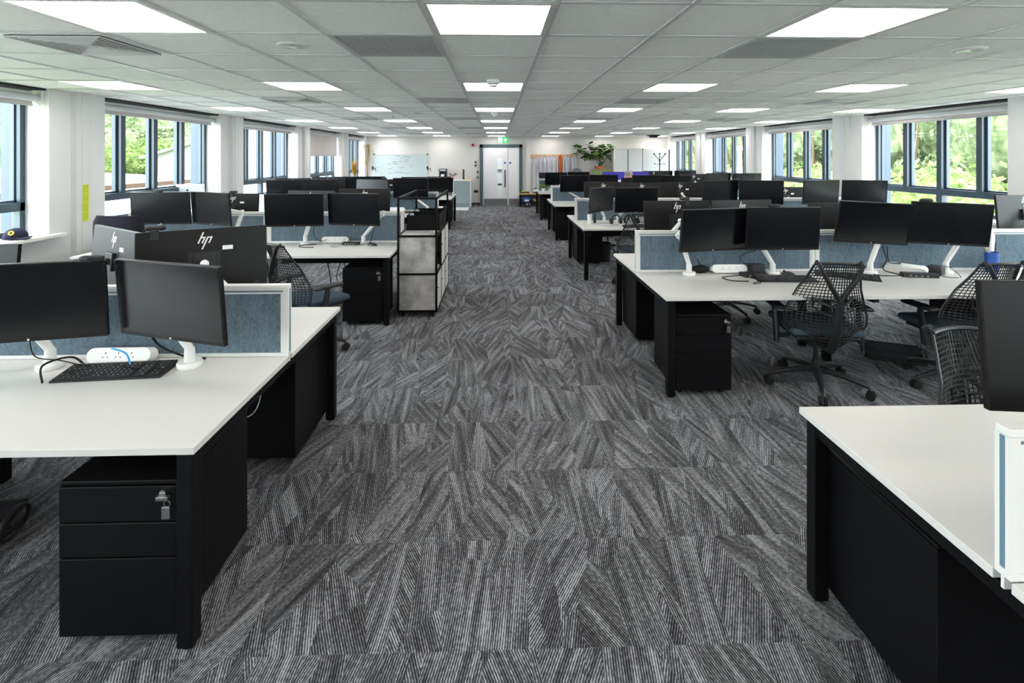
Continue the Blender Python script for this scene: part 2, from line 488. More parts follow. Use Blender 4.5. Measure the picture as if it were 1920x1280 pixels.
m = MB(); m.box(-.03, .03, -.03, .03, -.016, -.012); m.build('centre_plate', GREY, dp)
first = True; ks = tree(dp)
for j, n in enumerate((1, 6, 11, 16, 21)):
    for k in (-4, 7):
        x, y = cell(k, n)
        lab = 'square louvred ceiling diffuser on the %s side, %s from the camera' % ('left' if k < 0 else 'right', ORD[j])
        if first: dp.location = (x, y, CEIL); dp['label'] = lab; first = False
        else: dup(dp, lab, (x, y, CEIL), (0, 0, 0), ks)
# round emergency lights
ep = thing('emergency_light', '', 'ceiling light', (0, 0, CEIL), group='round emergency lights in the ceiling')
m = MB(); m.lathe([(.04, .003), (.088, .003), (.088, -.008), (.080, -.014), (.066, -.014), (.060, -.006), (.04, -.005)], 28); m.build('rim', mat('white rim plastic', (.62, .63, .64), .4), ep, True)
m = MB(); m.lathe([(.0, -.004), (.062, -.004), (.062, -.011), (.0, -.015)], 24); m.build('lens', mat('clear lens', (.62, .66, .62), .15), ep, True)
first = True; ks = tree(ep)
for j, n in enumerate((1, 9, 17)):
    for k in (-2, 5):
        x, y = cell(k, n)
        lab = 'small round ceiling fitting %s of the aisle, %s from the camera' % ('left' if k < 0 else 'right', ORD[j])
        if first: ep.location = (x, y, CEIL); ep['label'] = lab; first = False
        else: dup(ep, lab, (x, y, CEIL), (0, 0, 0), ks)
# smoke detectors
sp = thing('smoke_detector', '', 'smoke detector', (0, 0, CEIL), group='smoke detectors above the aisle')
m = MB(); m.lathe([(0, .003), (.055, .003), (.058, -.028), (.052, -.034), (0, -.034)], 24); m.build('base', WPLA, sp, True)
m = MB()
for q in range(6):
    a = q * PI / 3; m.box(-.004, .004, -.036, -.028, -.05, -.034, M=Matrix.Rotation(a, 4, 'Z'))
m.lathe([(0, -.048), (.034, -.048), (.034, -.056), (.028, -.062), (0, -.062)], 20); m.build('sensor_head', mat('grey white plastic', (.66, .68, .70), .4), sp, True)
first = True; ks = tree(sp)
for j, n in enumerate((3.75, 9.3, 18.4)):
    x, y = cell(0, n)
    lab = 'white smoke detector on the ceiling above the aisle, %s from the camera' % ORD[j]
    if first: sp.location = (x, y - .25, CEIL); sp['label'] = lab; first = False
    else: dup(sp, lab, (x, y - .25, CEIL), (0, 0, 0), ks)
for j, (px, y) in enumerate(((-1.75, 8.6), (-1.9, 10.3), (3.9, 8.6), (3.9, 10.2))):
    m = MB(); m.lathe([(0, .003), (.022, .003), (.022, -.012), (.008, -.02), (.008, -.035), (.018, -.038), (0, -.04)], 14)
    o = m.build('sprinkler', CHROME, None, True, (px, y, CEIL))
    tag(o, 'tiny %s sprinkler head under the ceiling %s of the aisle' % ('nearer' if j % 2 == 0 else 'farther', 'left' if px < 0 else 'right'), 'sprinkler')
m = MB(); m.box(-.17, .17, -.12, .12, -.05, .004); m.box(-.11, .11, -.08, .08, -.09, -.05, .01)
tag(m.build('projector', BLACKP, None, False, (4.95, 16.0, CEIL)), 'small black device fixed to the ceiling before the cupboards', 'projector')

# ------------------------------------------------------------------ benches, screens, pedestals
DW = 1.56
BANKS = {   # front edge Y, aisle edge X, direction away from aisle, desks, words
    'L1': (1.757, -1.03, -1, 2, 'nearest left desk bank'),
    'L2': (5.10, -1.07, -1, 2, 'second left desk bank'),
    'L3': (8.44, -1.06, -1, 2, 'third left desk bank'),
    'L4': (11.78, -1.07, -1, 2, 'farthest left desk bank'),
    'R1': (.36, 1.19, 1, 3, 'nearest right desk bank'),
    'R2': (3.52, 1.18, 1, 3, 'second right desk bank'),
    'R3': (6.88, 1.17, 1, 3, 'third right desk bank'),
    'R4': (10.15, 1.15, 1, 3, 'fourth right desk bank'),
    'R5': (13.50, 1.13, 1, 3, 'farthest right desk bank')}
def bank(key):
    y0, xe, sg, nd, words = BANKS[key]
    D = 1.614; W = DW * nd
    cx = xe + sg * W / 2
    t = thing('bench_desk', 'white topped bench with black legs, the ' + words, 'desk', (cx, y0 + D / 2, 0), 0, 'back to back office benches')
    h = W / 2; d = D / 2
    for i in range(nd):
        x0 = -h + DW * i
        for s in (-1, 1):
            ya, yb = (-d, -.022) if s < 0 else (.022, d)
            m = MB(); m.box(x0 + .0008, x0 + DW - .0008, ya, yb, DZ - .025, DZ, .0015, seg=1)
            o = m.build('tabletop', DESK, t)
    fx = h - .045
    for sx in (-1, 1):
        for sy in (-1, 1):
            m = MB(); m.box(sx * fx - .0275, sx * fx + .0275, sy * (d - .048) - .0275, sy * (d - .048) + .0275, .006, DZ - .035, .004)
            leg = m.build('leg', BLACK, t)
            m = MB(); m.cyl((sx * fx, sy * (d - .048), 0), (sx * fx, sy * (d - .048), .008), .022); m.build('foot', RUBBER, leg)
        m = MB(); m.box(sx * fx - .0225, sx * fx + .0225, -d + .07, d - .07, DZ - .077, DZ - .037, .003); m.build('end_beam', BLACK, t)
    for i in range(1, nd):
        x = -h + DW * i
        for sy in (-1, 1):
            m = MB(); m.box(x - .0275, x + .0275, sy * .17 - .0275, sy * .17 + .0275, 0, DZ - .035, .004); m.build('leg', BLACK, t)
        m = MB(); m.box(x - .0225, x + .0225, -d + .08, d - .08, DZ - .07, DZ - .03); m.build('middle_beam', BLACK, t)
    for sy in (-1, 1):
        m = MB(); m.box(-fx, fx, sy * (d - .40) - .02, sy * (d - .40) + .02, DZ - .072, DZ - .030); m.build('rail', BLACK, t)
    for i in range(nd):
        x0 = -h + DW * i + .22
        m = MB()
        m.box(x0, x0 + DW - .44, -.15, .15, .50, .508)
        for s in (-1, 1): m.box(x0, x0 + DW - .44, s * .15 - .004, s * .15 + .004, .50, .60)
        for q in (x0 + .02, x0 + DW - .46): m.box(q - .01, q + .01, -.15, .15, .60, DZ - .03)
        m.build('cable_tray', BLACK, t)
    # screens: one per desk pair
    ys = y0 + D / 2
    for i in range(nd):
        xa = xe + sg * (DW * i + .003); xb = xe + sg * (DW * (i + 1) - .003)
        x0, x1 = min(xa, xb), max(xa, xb)
        c = (x0 + x1) / 2; hw = (x1 - x0) / 2
        st = thing('desk_screen', 'white framed blue grey fabric screen, %s from aisle along the %s' % (ORD[i], words), 'desk divider', (c, ys, DZ), 0, 'fabric desk screens')
        Z1 = 1.062 - DZ
        m = MB()
        m.box(-hw, hw, -.019, .019, Z1 - .018, Z1, .002, seg=1); m.box(-hw + .02, hw - .02, -.013, .013, Z1 - .045, Z1 - .018)
        m.box(-hw, hw, -.019, .019, .0, .016)
        for s in (-1, 1):
            m.box(min(s * hw, s * (hw - .024)), max(s * hw, s * (hw - .024)), -.019, .019, .0162, Z1 - .0182)
            m.box(min(s * (hw - .024), s * (hw - .04)), max(s * (hw - .024), s * (hw - .04)), -.014, .014, .016, Z1 - .018)
        m.box(-hw, hw, -.004, .004, -.03, .001)
        m.build('frame', WMET, st)
        m = MB(); m.box(-hw + .038, hw - .038, -.010, .010, .014, Z1 - .043); m.build('fabric_panel', FAB, st)
        m = MB()
        for s in (-1, 1): m.box(-hw + .03, hw - .03, s * .0135 - .0008, s * .0135 + .0008, Z1 - .036, Z1 - .028)
        for s in (-1, 1):
            q = s * (hw + .0004); m.box(q - .0008, q + .0008, -.006, .006, .02, Z1 - .02)
        m.build('groove', mat('blue grey groove', (.12, .21, .27), .5), st)
    return t
for k in BANKS: bank(k)
def SY(key): return BANKS[key][0] + .807

pp = thing('pedestal', '', 'drawer unit', group='black three drawer pedestals')
PW, PD, PZ0, PZ1 = .40, .50, .040, .575
m = MB(); m.box(-PW / 2, PW / 2, -PD / 2 + .02, PD / 2, PZ0, PZ1 - .016, .003); m.build('body', BLACK, pp)
m = MB(); m.box(-PW / 2, PW / 2, -PD / 2 + .003, PD / 2, PZ1 - .014, PZ1, .003); m.build('top_panel', BLACK, pp)
for z0, z1 in ((.434, .556), (.312, .430), (PZ0, .308)):
    m = MB(); m.box(-PW / 2, PW / 2, -PD / 2, -PD / 2 + .018, z0, z1, .003); dr = m.build('drawer', BLACK, pp)
    if z1 > .5:
        m = MB(); m.cyl((.155, -PD / 2 - .008, .535), (.155, -PD / 2, .535), .011, n=16); m.build('lock', CHROME, dr, True)
        m = MB(); m.box(.140, .182, -PD / 2 - .022, -PD / 2 - .008, .517, .531, .002)
        m.tube([(.176 + .011 * math.cos(a), -PD / 2 - .016, .505 + .011 * math.sin(a)) for a in np.linspace(0, 2 * PI, 13)[:-1]], .0016, 5, closed=True)
        m.box(.158, .186, -PD / 2 - .018, -PD / 2 - .013, .452, .494, .002); m.build('key', mat('dull key metal', (.25, .25, .26), .3, .8), dr)
for sx, sy in ((-1, -1), (1, -1), (-1, 1), (1, 1), (0, -1)):
    m = MB(); x, y = sx * .15, sy * (PD / 2 - .07)
    m.cyl((x - .012, y, .022), (x + .012, y, .022), .022, n=14); m.box(x - .010, x + .010, y - .010, y + .010, .022, .043)
    m.build('caster', RUBBER, pp, True)
ks = tree(pp); first = True
PED = [('L1', 0, 0, 'under the near side of the nearest left desk'), ('L1', 1, 0, 'under the far side of the nearest left desk'),
       ('L2', 0, 0, 'under the second left desk beside the shelving'), ('L4', 0, 0, 'at the aisle end of the farthest left desks'),
       ('L4', 1, 0, 'under the far side of the farthest left desks'),
       ('R1', 1, 0, 'under the nearest right desk'), ('R2', 0, 0, 'under the front corner of the second right desks'), ('R2', 1, 0, 'under the rear corner of the second right desks'),
       ('R2', 1, 3.17, 'under the middle of the second right desks'), ('R3', 1, 0, 'under the rear corner of the third right desks'),
       ('R4', 0, 0, 'under the front corner of the fourth right desks'), ('R4', 1, 0, 'under the rear corner of the fourth right desks'),
       ('R5', 0, 0, 'under the front corner of the farthest right desks'), ('R5', 1, 0, 'under the rear corner of the farthest right desks')]
for key, rear, dx, where in PED:
    y0, xe, sg, nd, words = BANKS[key]
    x = xe + sg * (.082 + PW / 2 + dx); y = y0 + (1.614 - .04 - PD / 2 if rear else .04 + PD / 2)
    lab = 'black three drawer pedestal on casters ' + where
    if first: pp.location = (x, y, 0); pp['label'] = lab; first = False
    else: dup(pp, lab, (x, y, 0), (0, 0, PI if rear else 0), ks)

# ------------------------------------------------------------------ monitors and their arms
MW, MH = .61, .355
mp = thing('monitor', '', 'monitor', group='black desktop monitors')
m = MB(); m.box(-MW / 2, MW / 2, -.006, .016, -MH / 2, MH / 2, .003);
m.build('housing', HOUSE, mp)
m = MB(); m.box(-MW / 2 + .006, MW / 2 - .006, -.0075, -.0055, -MH / 2 + .019, MH / 2 - .006); panel = m.build('screen', SCREEN, mp)
m = MB(); m.cyl((0, -.0072, -MH / 2 + .009), (0, -.0055, -MH / 2 + .009), .0045, n=12); m.build('front_badge', STICK, mp)
def logo_mb(c, yb, s):
    """slanted strokes: tall, short, descender, short"""
    m = MB(); sh = .42
    def stroke(x, z0, z1, w=.0088):
        P = [(x + z0 * sh - w / 2, z0), (x + z0 * sh + w / 2, z0), (x + z1 * sh + w / 2, z1), (x + z1 * sh - w / 2, z1)]
        m.prism([((-(a) * s + c[0]), b * s + c[1]) for a, b in P], yb, yb + .0015, 'y')
    stroke(-.027, -.022, .052); stroke(-.004, -.022, .020); stroke(.013, -.062, .020); stroke(.036, -.022, .020)
    def bar(x0, x1, z):
        P = [(x0 + z * sh, z - .004), (x1 + z * sh, z - .004), (x1 + z * sh, z + .004), (x0 + z * sh, z + .004)]
        m.prism([((-(a) * s + c[0]), b * s + c[1]) for a, b in P], yb, yb + .0015, 'y')
    bar(-.026, -.004, .0165); bar(.013, .036, .0165)
    return m
logo_mb((0, .118), .0158, .80).build('rear_logo', mat('bright logo', (.88, .85, .80), .35), mp)
m = MB(); m.box(-.075, .075, .0155, .0175, -.075, .055); m.box(-.05, .05, .0175, .037, -.055, .045, .004)
vp = m.build('mount_plate', BLACKP, mp)
m = MB(); m.box(-.135, -.085, .0158, .0165, .058, .080); m.build('asset_sticker', STICK, mp)
m = MB(); m.lathe([(.010, 0), (.013, 0), (.013, .001), (.010, .001)], 20, M=Matrix.Translation((-.25, .0165, -.14)) @ Matrix.Rotation(-PI / 2, 4, 'X')); m.build('rear_button', BLACKP, mp)
ks = tree(mp)
# key, X, Y, Z, yaw, phrase, base x (None = default), elbow dx
A1 = 'facing us'; A2 = 'seen from behind'
MON = [
 ('L1F1', -1.478, 2.33, 1.046, -18, 'beside the grey screen end', -1.45, -.12), ('L1F2', -2.085, 2.315, 1.051, 12, 'cut by the left edge', -2.09, -.12),
 ('L1R1', -1.586, 2.80, 1.128, 30, 'with a hooked webcam', -1.20, .0), ('L1R2', -2.153, 2.93, 1.113, -35, 'with pale reflecting back', -2.30, .0), ('L1R3', -2.87, 2.80, 1.05, 0, 'at the far left', None, 0),
 ('L2F1', -1.573, 5.60, 1.116, -14, 'first from aisle', -1.51, .28), ('L2F2', -2.195, 5.56, 1.114, 6, 'second from aisle', -2.16, .16), ('L2F3', -3.079, 5.55, 1.135, -26, 'third from aisle', -2.95, .24), ('L2F4', -3.65, 5.62, 1.134, 3.5, 'fourth from aisle', None, 0),
 ('L2R1', -1.593, 6.15, 1.131, 0, 'first from aisle', None, 0), ('L2R2', -2.226, 6.15, 1.11, -11, 'second from aisle', None, 0), ('L2R3', -3.173, 6.2, 1.073, 0, 'third from aisle', None, 0),
 ('L3F1', -1.517, 8.95, 1.139, 0, 'first from aisle', -1.25, -.1), ('L3F2', -2.187, 8.95, 1.116, -14, 'second from aisle', None, 0), ('L3F3', -3.066, 8.95, 1.117, 0, 'third from aisle', None, 0), ('L3F4', -3.70, 8.95, 1.109, 4, 'fourth from aisle', None, 0),
 ('L3R1', -2.08, 9.5, 1.091, 0, 'first from aisle', None, 0), ('L3R2', -3.127, 9.5, 1.132, 0, 'second from aisle', None, 0), ('L3R3', -3.76, 9.5, 1.113, 16, 'third from aisle', None, 0),
 ('L4F1', -1.37, 12.3, 1.0, 14, 'first from aisle', None, 0), ('L4F2', -2.002, 12.3, 1.02, 0, 'second from aisle', None, 0), ('L4F3', -3.0, 12.3, 1.034, 0, 'third from aisle', None, 0), ('L4F4', -3.62, 12.3, 1.029, 8, 'fourth from aisle', None, 0),
 ('L4R1', -1.482, 12.95, 1.0, 0, 'at the aisle end', None, 0),
 ('R1R1', 1.664, 1.36, 1.172, -6.5, 'cut by the right edge', 1.95, 0),
 ('R2F1', 1.782, 4.13, 1.092, 12, 'first from aisle', 1.60, -.24), ('R2F2', 2.343, 4.10, 1.105, 0, 'second from aisle', 2.31, -.2), ('R2F3', 3.140, 4.15, 1.141, -3, 'third from aisle', 3.147, .14), ('R2F4', 3.730, 4.08, 1.14, -9.5, 'fourth from aisle', 3.80, .22),
 ('R2R1', 1.640, 4.60, 1.115, 0, 'first from aisle', 1.36, 0), ('R2R2', 2.255, 4.63, 1.117, 8, 'second from aisle', 2.30, 0), ('R2R3', 3.17, 4.6, 1.09, 0, 'third from aisle', 3.1, 0), ('R2R4', 4.99, 4.68, 1.153, 6, 'fourth from aisle', 4.65, 0),
 ('R3F1', 1.51, 7.3, 1.071, 45, 'first from aisle', 1.60, 0), ('R3F2', 1.962, 7.12, 1.075, 0, 'second from aisle', None, 0), ('R3F3', 3.252, 7.32, 1.169, 16, 'third from aisle', None, 0), ('R3F4', 3.82, 7.25, 1.171, -9, 'fourth from aisle', None, 0), ('R3F5', 4.747, 7.32, 1.171, 10, 'fifth from aisle', None, 0), ('R3F6', 5.38, 7.3, 1.17, -10, 'sixth from aisle', None, 0),
 ('R3R1', 1.675, 8.0, 1.112, 0, 'first from aisle', None, 0), ('R3R2', 2.290, 8.0, 1.103, 0, 'second from aisle', None, 0), ('R3R3', 2.905, 8.0, 1.102, 0, 'third from aisle', 3.2, 0), ('R3R4', 3.52, 8.0, 1.105, 0, 'fourth from aisle', None, 0), ('R3R5', 4.605, 8.0, 1.027, 0, 'fifth from aisle', None, 0),
 ('R4F1', 1.622, 10.65, 1.117, 0, 'first from aisle', 1.76, -.3), ('R4F2', 2.238, 10.65, 1.128, 0, 'second from aisle', None, 0), ('R4F3', 3.145, 10.65, 1.121, 0, 'third from aisle', None, 0), ('R4F4', 3.77, 10.65, 1.109, -8, 'fourth from aisle', None, 0), ('R4F5', 4.684, 10.65, 1.165, 14, 'fifth from aisle', None, 0), ('R4F6', 5.30, 10.65, 1.159, 0, 'sixth from aisle', None, 0),
 ('R4R1', 3.089, 11.35, 1.035, 0, 'in front of the seated person', None, 0), ('R4R2', 4.429, 11.35, 1.118, 0, 'nearest the right windows', None, 0),
 ('R5F1', 1.62, 14.0, 1.072, 0, 'first from aisle', None, 0), ('R5F2', 2.242, 14.0, 1.086, 0, 'second from aisle', None, 0), ('R5F3', 3.22, 14.0, 1.085, 0, 'third from aisle', None, 0), ('R5F4', 3.90, 14.0, 1.092, 0, 'fourth from aisle', None, 0), ('R5F5', 4.62, 14.0, 1.113, 22, 'fifth from aisle', None, 0), ('R5F6', 5.225, 14.0, 1.12, 0, 'sixth from aisle', None, 0),
 ('R5R1', 1.515, 14.7, 1.042, 0, 'at the aisle end', None, 0), ('R5R2', 4.568, 14.7, 1.085, -20, 'nearest the right windows', None, 0)]
first = True; MPOS = {}
def short(key): return BANKS[key[:2]][4].replace(' desk bank', ' bank')
for n_, (key, x, y, z, yaw, ph, bx, edx) in enumerate(MON):
    rear = key[2] == 'R'
    roll = {'R2F3': 3.0, 'R2F4': 2.0}.get(key, 0)
    sag = {'R2F3': -10, 'R2F4': -7, 'R2F1': -7, 'L3F2': 4}.get(key, -5)
    ez = R(yaw) + (PI if rear else 0)
    M = Matrix.Translation((x, y, z)) @ Matrix.Rotation(ez, 4, 'Z') @ Matrix.Rotation(R(-sag), 4, 'X') @ Matrix.Rotation(R(roll), 4, 'Y')
    rot = M.to_euler()
    what = 'blue lit monitor screen' if key in ('R5F3', 'R5F4') else 'black monitor'
    lab = '%s %s, %s, %s' % (what, A2 if rear else A1, ph, short(key))
    if first: mp.location = (x, y, z); mp.rotation_euler = rot; mp['label'] = lab; first = False; o = mp
    else: o = dup(mp, lab, (x, y, z), rot, ks)
    MPOS[key] = (o, M)
    if key in ('R5F3', 'R5F4'):
        for c in kids(o):
            if c.name.startswith('screen'):
                c.data = c.data.copy(); c.data.materials[0] = BLUEM
    # the arm
    ys = SY(key[:2]); by = ys + (.125 if rear else -.125)
    if bx is None: bx = x + (.16 if n_ % 2 else -.16)
    back = (M.to_3x3() @ Vector((0, 1, 0)))
    hp = M @ Vector((0, .041, -.004)); hq = M @ Vector((0, .085, -.004))
    el = Vector((hq.x + edx, hq.y + .5 * ((by) - hq.y) * .5, max(hq.z - .06, .95)))
    if edx == 0: el = hq + Vector((0, 0, -.015))
    if rear and key in ('R1R1',): el = hq
    t = thing('monitor_stand', 'white arm of monitor %s, %s, %s' % (A2 if rear else A1, ph, short(key)), 'monitor arm', (bx, by, DZ), 0, 'white monitor arms')
    o_ = Vector((bx, by, DZ))
    m = MB(); m.lathe([(0, 0), (.052, 0), (.054, .004), (.054, .020), (.050, .026), (0, .026)], 24); m.build('base', WMET, t, True)
    pt = Vector((0, 0, .085))
    m = MB(); m.cyl((0, 0, .026), pt, .024, .022, 16); m.build('post', WMET, t, True)
    e = el - o_
    m = MB(); d = (e - pt); m.tube([pt - d * .05, pt + d * .25, pt + d * .75, e], [.021, .024, .024, .020], 10, .8); m.build('lower_arm', WMET, t, True)
    m = MB()
    h2 = hq - o_; h1 = hp - o_
    if (e - h2).length > .03:
        m.tube([e + (e - h2).normalized() * .03, e, h2], [.018, .018, .016], 8); m.cyl(e - Vector((0, 0, .03)), e + Vector((0, 0, .03)), .020, n=12)
    m.ball(h2, .022, 2); m.build('upper_arm', WMET, t, True)
    m = MB(); m.cyl(h2, h1, .016, .02, 12); m.build('head', BLACKP, t, True)
# word on the blue screen
cu = bpy.data.curves.new('screen_word', 'FONT'); cu.body = 'skor'; cu.size = .13; cu.align_x = 'RIGHT'; cu.extrude = .0005
tmp = bpy.data.objects.new('tmp', cu); COL.objects.link(tmp)
dg = bpy.context.evaluated_depsgraph_get()
me = bpy.data.meshes.new_from_object(tmp.evaluated_get(dg)); bpy.data.objects.remove(tmp)
me.materials.clear(); me.materials.append(SIGNW)
o = bpy.data.objects.new('screen_word', me); COL.objects.link(o); o.parent = MPOS['R5F3'][0]
o.location = (.285, -.0082, -.105); o.rotation_euler = (PI / 2, 0, 0); o['label'] = 'white word on the blue screen'

# webcams
wp = thing('webcam', '', 'webcam', group='webcams on monitors')
m = MB(); m.tube([(-.045, -.03, .018), (-.03, -.032, .018), (.03, -.032, .018), (.045, -.03, .018)], [.010, .0145, .0145, .010], 12); m.build('body', BLACKP, wp, True)
m = MB(); m.cyl((0, -.050, .018), (0, -.044, .018), .010, n=14); m.build('lens', mat('lens glass', (.02, .02, .04), .08), wp, True)
m = MB(); m.box(-.020, .020, -.036, .032, .0015, .010, .002); m.box(-.018, .018, .018, .026, -.045, .006, .002); m.build('clip', BLACKP, wp)
ks = tree(wp); first = True
for key, dx, where in (('L1F2', .27, 'between the two nearest left screens'), ('L1R1', .22, 'hooked over the nearest logoed monitor back'), ('L2F4', .0, 'on the screen under the left window'),
                       ('L2R3', .02, 'on the monitor under the left pier'), ('L3F2', .24, 'on the sloping screen of the third left bank'), ('L3R2', .22, 'on a monitor back of the third left bank'),
                       ('R2F2', -.10, 'on the dark screen before the mesh chair'), ('R2F4', -.22, 'on the tilted right screen'), ('R2R1', -.09, 'on the logoed back beside the first right arm'),
                       ('R3F3', .25, 'on the middle screen of the third right bank'), ('R4F5', .1, 'on a green reflecting screen'), ('R4F3', .1, 'on a fourth right bank screen near the person')):
    M = MPOS[key][1] @ Matrix.Translation((dx, 0, MH / 2))
    lab = 'black webcam ' + where
    if first: wp.location = M.translation; wp.rotation_euler = M.to_euler(); wp['label'] = lab; first = False
    else: dup(wp, lab, M.translation, M.to_euler(), ks)

# ------------------------------------------------------------------ desk clutter
def power(x, y, rz, label):
    t = thing('power_module', label, 'power strip', (x, y, DZ), rz, 'white desk power modules')
    m = MB(); P = []
    for a in np.linspace(-PI / 2, PI / 2, 9): P.append((.115 + .034 * math.cos(a), .036 + .034 * math.sin(a)))
    for a in np.linspace(PI / 2, 3 * PI / 2, 9): P.append((-.115 + .034 * math.cos(a), .036 + .034 * math.sin(a)))
    m.prism(P, -.03, .03, 'y', Matrix.Rotation(R(-18), 4, 'X')); m.build('body', WPLA, t, True)
    m = MB()
    Mx = Matrix.Rotation(R(-18), 4, 'X')
    for c in (-.06, .06 - .0, .0 - .0):
        for dx, dz, w, h in ((0, .010, .004, .008), (-.011, -.008, .007, .0035), (.011, -.008, .007, .0035)):
            m.box(c + dx - w / 2, c + dx + w / 2, -.0306, -.0298, .036 + dz - h / 2, .036 + dz + h / 2, M=Mx)
    m.build('socket', DARK, t)
kb = thing('keyboard', '', 'keyboard', group='black keyboards')
m = MB(); m.prism([(-.075, .0), (.075, .0), (.075, .024), (-.075, .008)], -.225, .225, 'x'); m.build('case', BLACKP, kb)
m = MB(); Mk = Matrix.Rotation(math.atan2(.016, .15), 4, 'X')
for r in range(6):
    for c in range(21):
        if c in (15, 18) and r != 5: continue
        x = -.212 + c * .0202; yy = -.062 + r * .0225
        z = .008 + (yy + .075) / .15 * .016
        m.box(x + .0015, x + .0185, yy, yy + .0185, z, z + .005)
m.build('keys', mat('black keycap', (.018, .018, .02), .5), kb)
m = MB()
rk = random.Random(3)
for r in range(6):
    for c in range(21):
        if c in (15, 18) or rk.random() < .25: continue
        x = -.212 + c * .0202 + .006; yy = -.062 + r * .0225 + .010
        z = .008 + (yy + .075) / .15 * .016 + .0062
        m.box(x, x + .004, yy, yy + .005, z - .0006, z)
m.build('key_legends', mat('pale legend', (.6, .6, .6), .6), kb)
ks = tree(kb); first = True
for x, y, rz, lab in ((-1.735, 2.365, 5, 'black keyboard lying askew under the two nearest left screens'), (2.30, 3.99, -4, 'black keyboard on the second right bank beside the docking box'),
                      (2.86, 4.08, -30, 'black keyboard behind the mesh chair back'), (1.98, 7.03, 4, 'black keyboard among headsets on the third right bank'), (-1.72, 8.92, 0, 'dark keyboard behind the shelving, third left bank')):
    if first: kb.location = (x, y, DZ); kb.rotation_euler = (0, 0, R(rz)); kb['label'] = lab; first = False
    else: dup(kb, lab, (x, y, DZ), (0, 0, R(rz)), ks)
power(-1.80, 2.485, 0, 'white power module behind the nearest left keyboard')
power(-1.84, 5.83, 0, 'white power module on the second left bank')
power(1.955, 4.24, 0, 'white power module by the first right screen pair')
power(3.47, 4.22, -4, 'white power module between the second right screen pair')
power(-1.80, 9.13, 0, 'white power module on the third left bank')
power(2.15, 7.60, 0, 'white power module behind headsets on the third right bank')

def simple(name, label, cat, mb, m, loc, rz=0, smooth=False, group=None):
    return tag(mb.build(name, m, None, smooth, loc, (0, 0, R(rz))), label, cat, group)
def mouse(x, y, rz, lab):
    t = thing('mouse', lab, 'mouse', (x, y, DZ), R(rz))
    m = MB(); m.ball((0, 0, .0), .032, 3, (1, 1.75, 1.0))
    for v in m.bm.verts: v.co.z = max(v.co.z, 0.0)
    m.build('shell', mat('dark mouse plastic', (.02, .022, .026), .3), t, True)
    m = MB(); m.cyl((-.004, .034, .028), (.004, .034, .028), .009, n=12); m.build('wheel', RUBBER, t, True)
mouse(-1.38, 5.66, 75, 'dark mouse near the aisle end of the second left desk')
mouse(2.42, 4.16, 40, 'black mouse by the second right arm base')
def dock(x, y, rz, lab, w=.22, d=.07, h=.026):
    t = thing('docking_station', lab, 'computer dock', (x, y, DZ), R(rz))
    m = MB(); m.box(-w / 2, w / 2, -d / 2, d / 2, .001, h, .003); m.build('case', BLACKP, t)
    m = MB()
    for i in range(4): m.box(-w * .32 + i * w * .16, -w * .32 + i * w * .16 + .012, -d / 2 - .0006, -d / 2 + .0004, h * .3, h * .6)
    m.build('port', GROOVE, t)
dock(-1.63, 5.72, -4, 'black docking bar before the power module, second left bank', .19, .07, .03)
dock(2.11, 4.13, 5, 'flat black docking box beside the second right keyboard', .20, .10, .03)
dock(3.45, 4.06, -12, 'long black docking bar on the second right bank', .26, .06, .035)
m = MB(); m.box(-.055, .055, -.04, .04, 0, .085, .006); simple('power_adapter', 'black boxy adapter next to the second right arm base', 'adapter', m, BLACKP, (2.175, 4.205, DZ + .0), 6)
m = MB(); m.box(-.05, .05, -.05, .05, 0, .075, .01); simple('power_adapter', 'black angular adapter right of the long docking bar', 'adapter', m, BLACKP, (3.66, 4.14, DZ), 32)
m = MB(); m.box(-.035, .035, -.02, .02, .0, .022, .004); simple('power_adapter', 'small black plug block leaning on the nearest left power module', 'adapter', m, BLACKP, (-1.80, 2.40, DZ), 40)
# cables
def cable(pts, lab, r=.003, m=None, rough=10):
    P = [Vector(p) for p in pts]; out = []
    n = len(P)
    for i in range(n - 1):
        p0, p1, p2, p3 = P[max(i - 1, 0)], P[i], P[i + 1], P[min(i + 2, n - 1)]
        for k in range(rough):
            t = k / rough
            out.append(.5 * ((2 * p1) + (p2 - p0) * t + (2 * p0 - 5 * p1 + 4 * p2 - p3) * t * t + (3 * p1 - p0 - 3 * p2 + p3) * t ** 3))
    out.append(P[-1])
    b = MB(); b.tube(out, r, 6)
    return tag(b.build('cable', m or RUBBER, None, True), lab, 'cable')
zt = DZ + .004
cable([(-1.98, 2.27, zt), (-2.03, 2.33, zt + .05), (-1.96, 2.40, zt + .06), (-1.90, 2.42, zt), (-1.84, 2.39, zt + .02)], 'black cable looping left of the nearest keyboard', .0045)
cable([(-2.06, 2.30, .885), (-2.07, 2.34, .80), (-1.98, 2.36, .775), (-1.90, 2.37, .75), (-1.86, 2.38, DZ + .03)], 'thin black cable hanging from the nearest left screen', .0025)
cable([(-1.82, 2.455, .79), (-1.78, 2.42, .80), (-1.72, 2.41, .78), (-1.70, 2.41, zt)], 'blue network cable curving over the nearest power module', .004, CABLEB)
cable([(-1.62, 2.40, .90), (-1.60, 2.46, .80), (-1.50, 2.50, .73), (-1.42, 2.52, zt)], 'black cable dropping beside the nearest left arm', .005)
cable([(-1.75, 2.43, zt), (-1.70, 2.36, zt + .03), (-1.64, 2.38, zt + .01), (-1.66, 2.44, zt)], 'black cable coil by the nearest left arm base', .003)
cable([(-2.02, 5.74, zt), (-2.16, 5.68, zt), (-2.14, 5.58, zt), (-1.98, 5.54, zt)], 'black cable with plug curling on the second left desk', .004)
cable([(-1.72, 5.78, zt + .06), (-1.74, 5.70, zt + .02), (-1.82, 5.62, zt), (-1.75, 5.56, zt), (-1.68, 5.62, zt + .03), (-1.70, 5.74, zt + .07)], 'thin black wires tangled by the second left power module', .002)
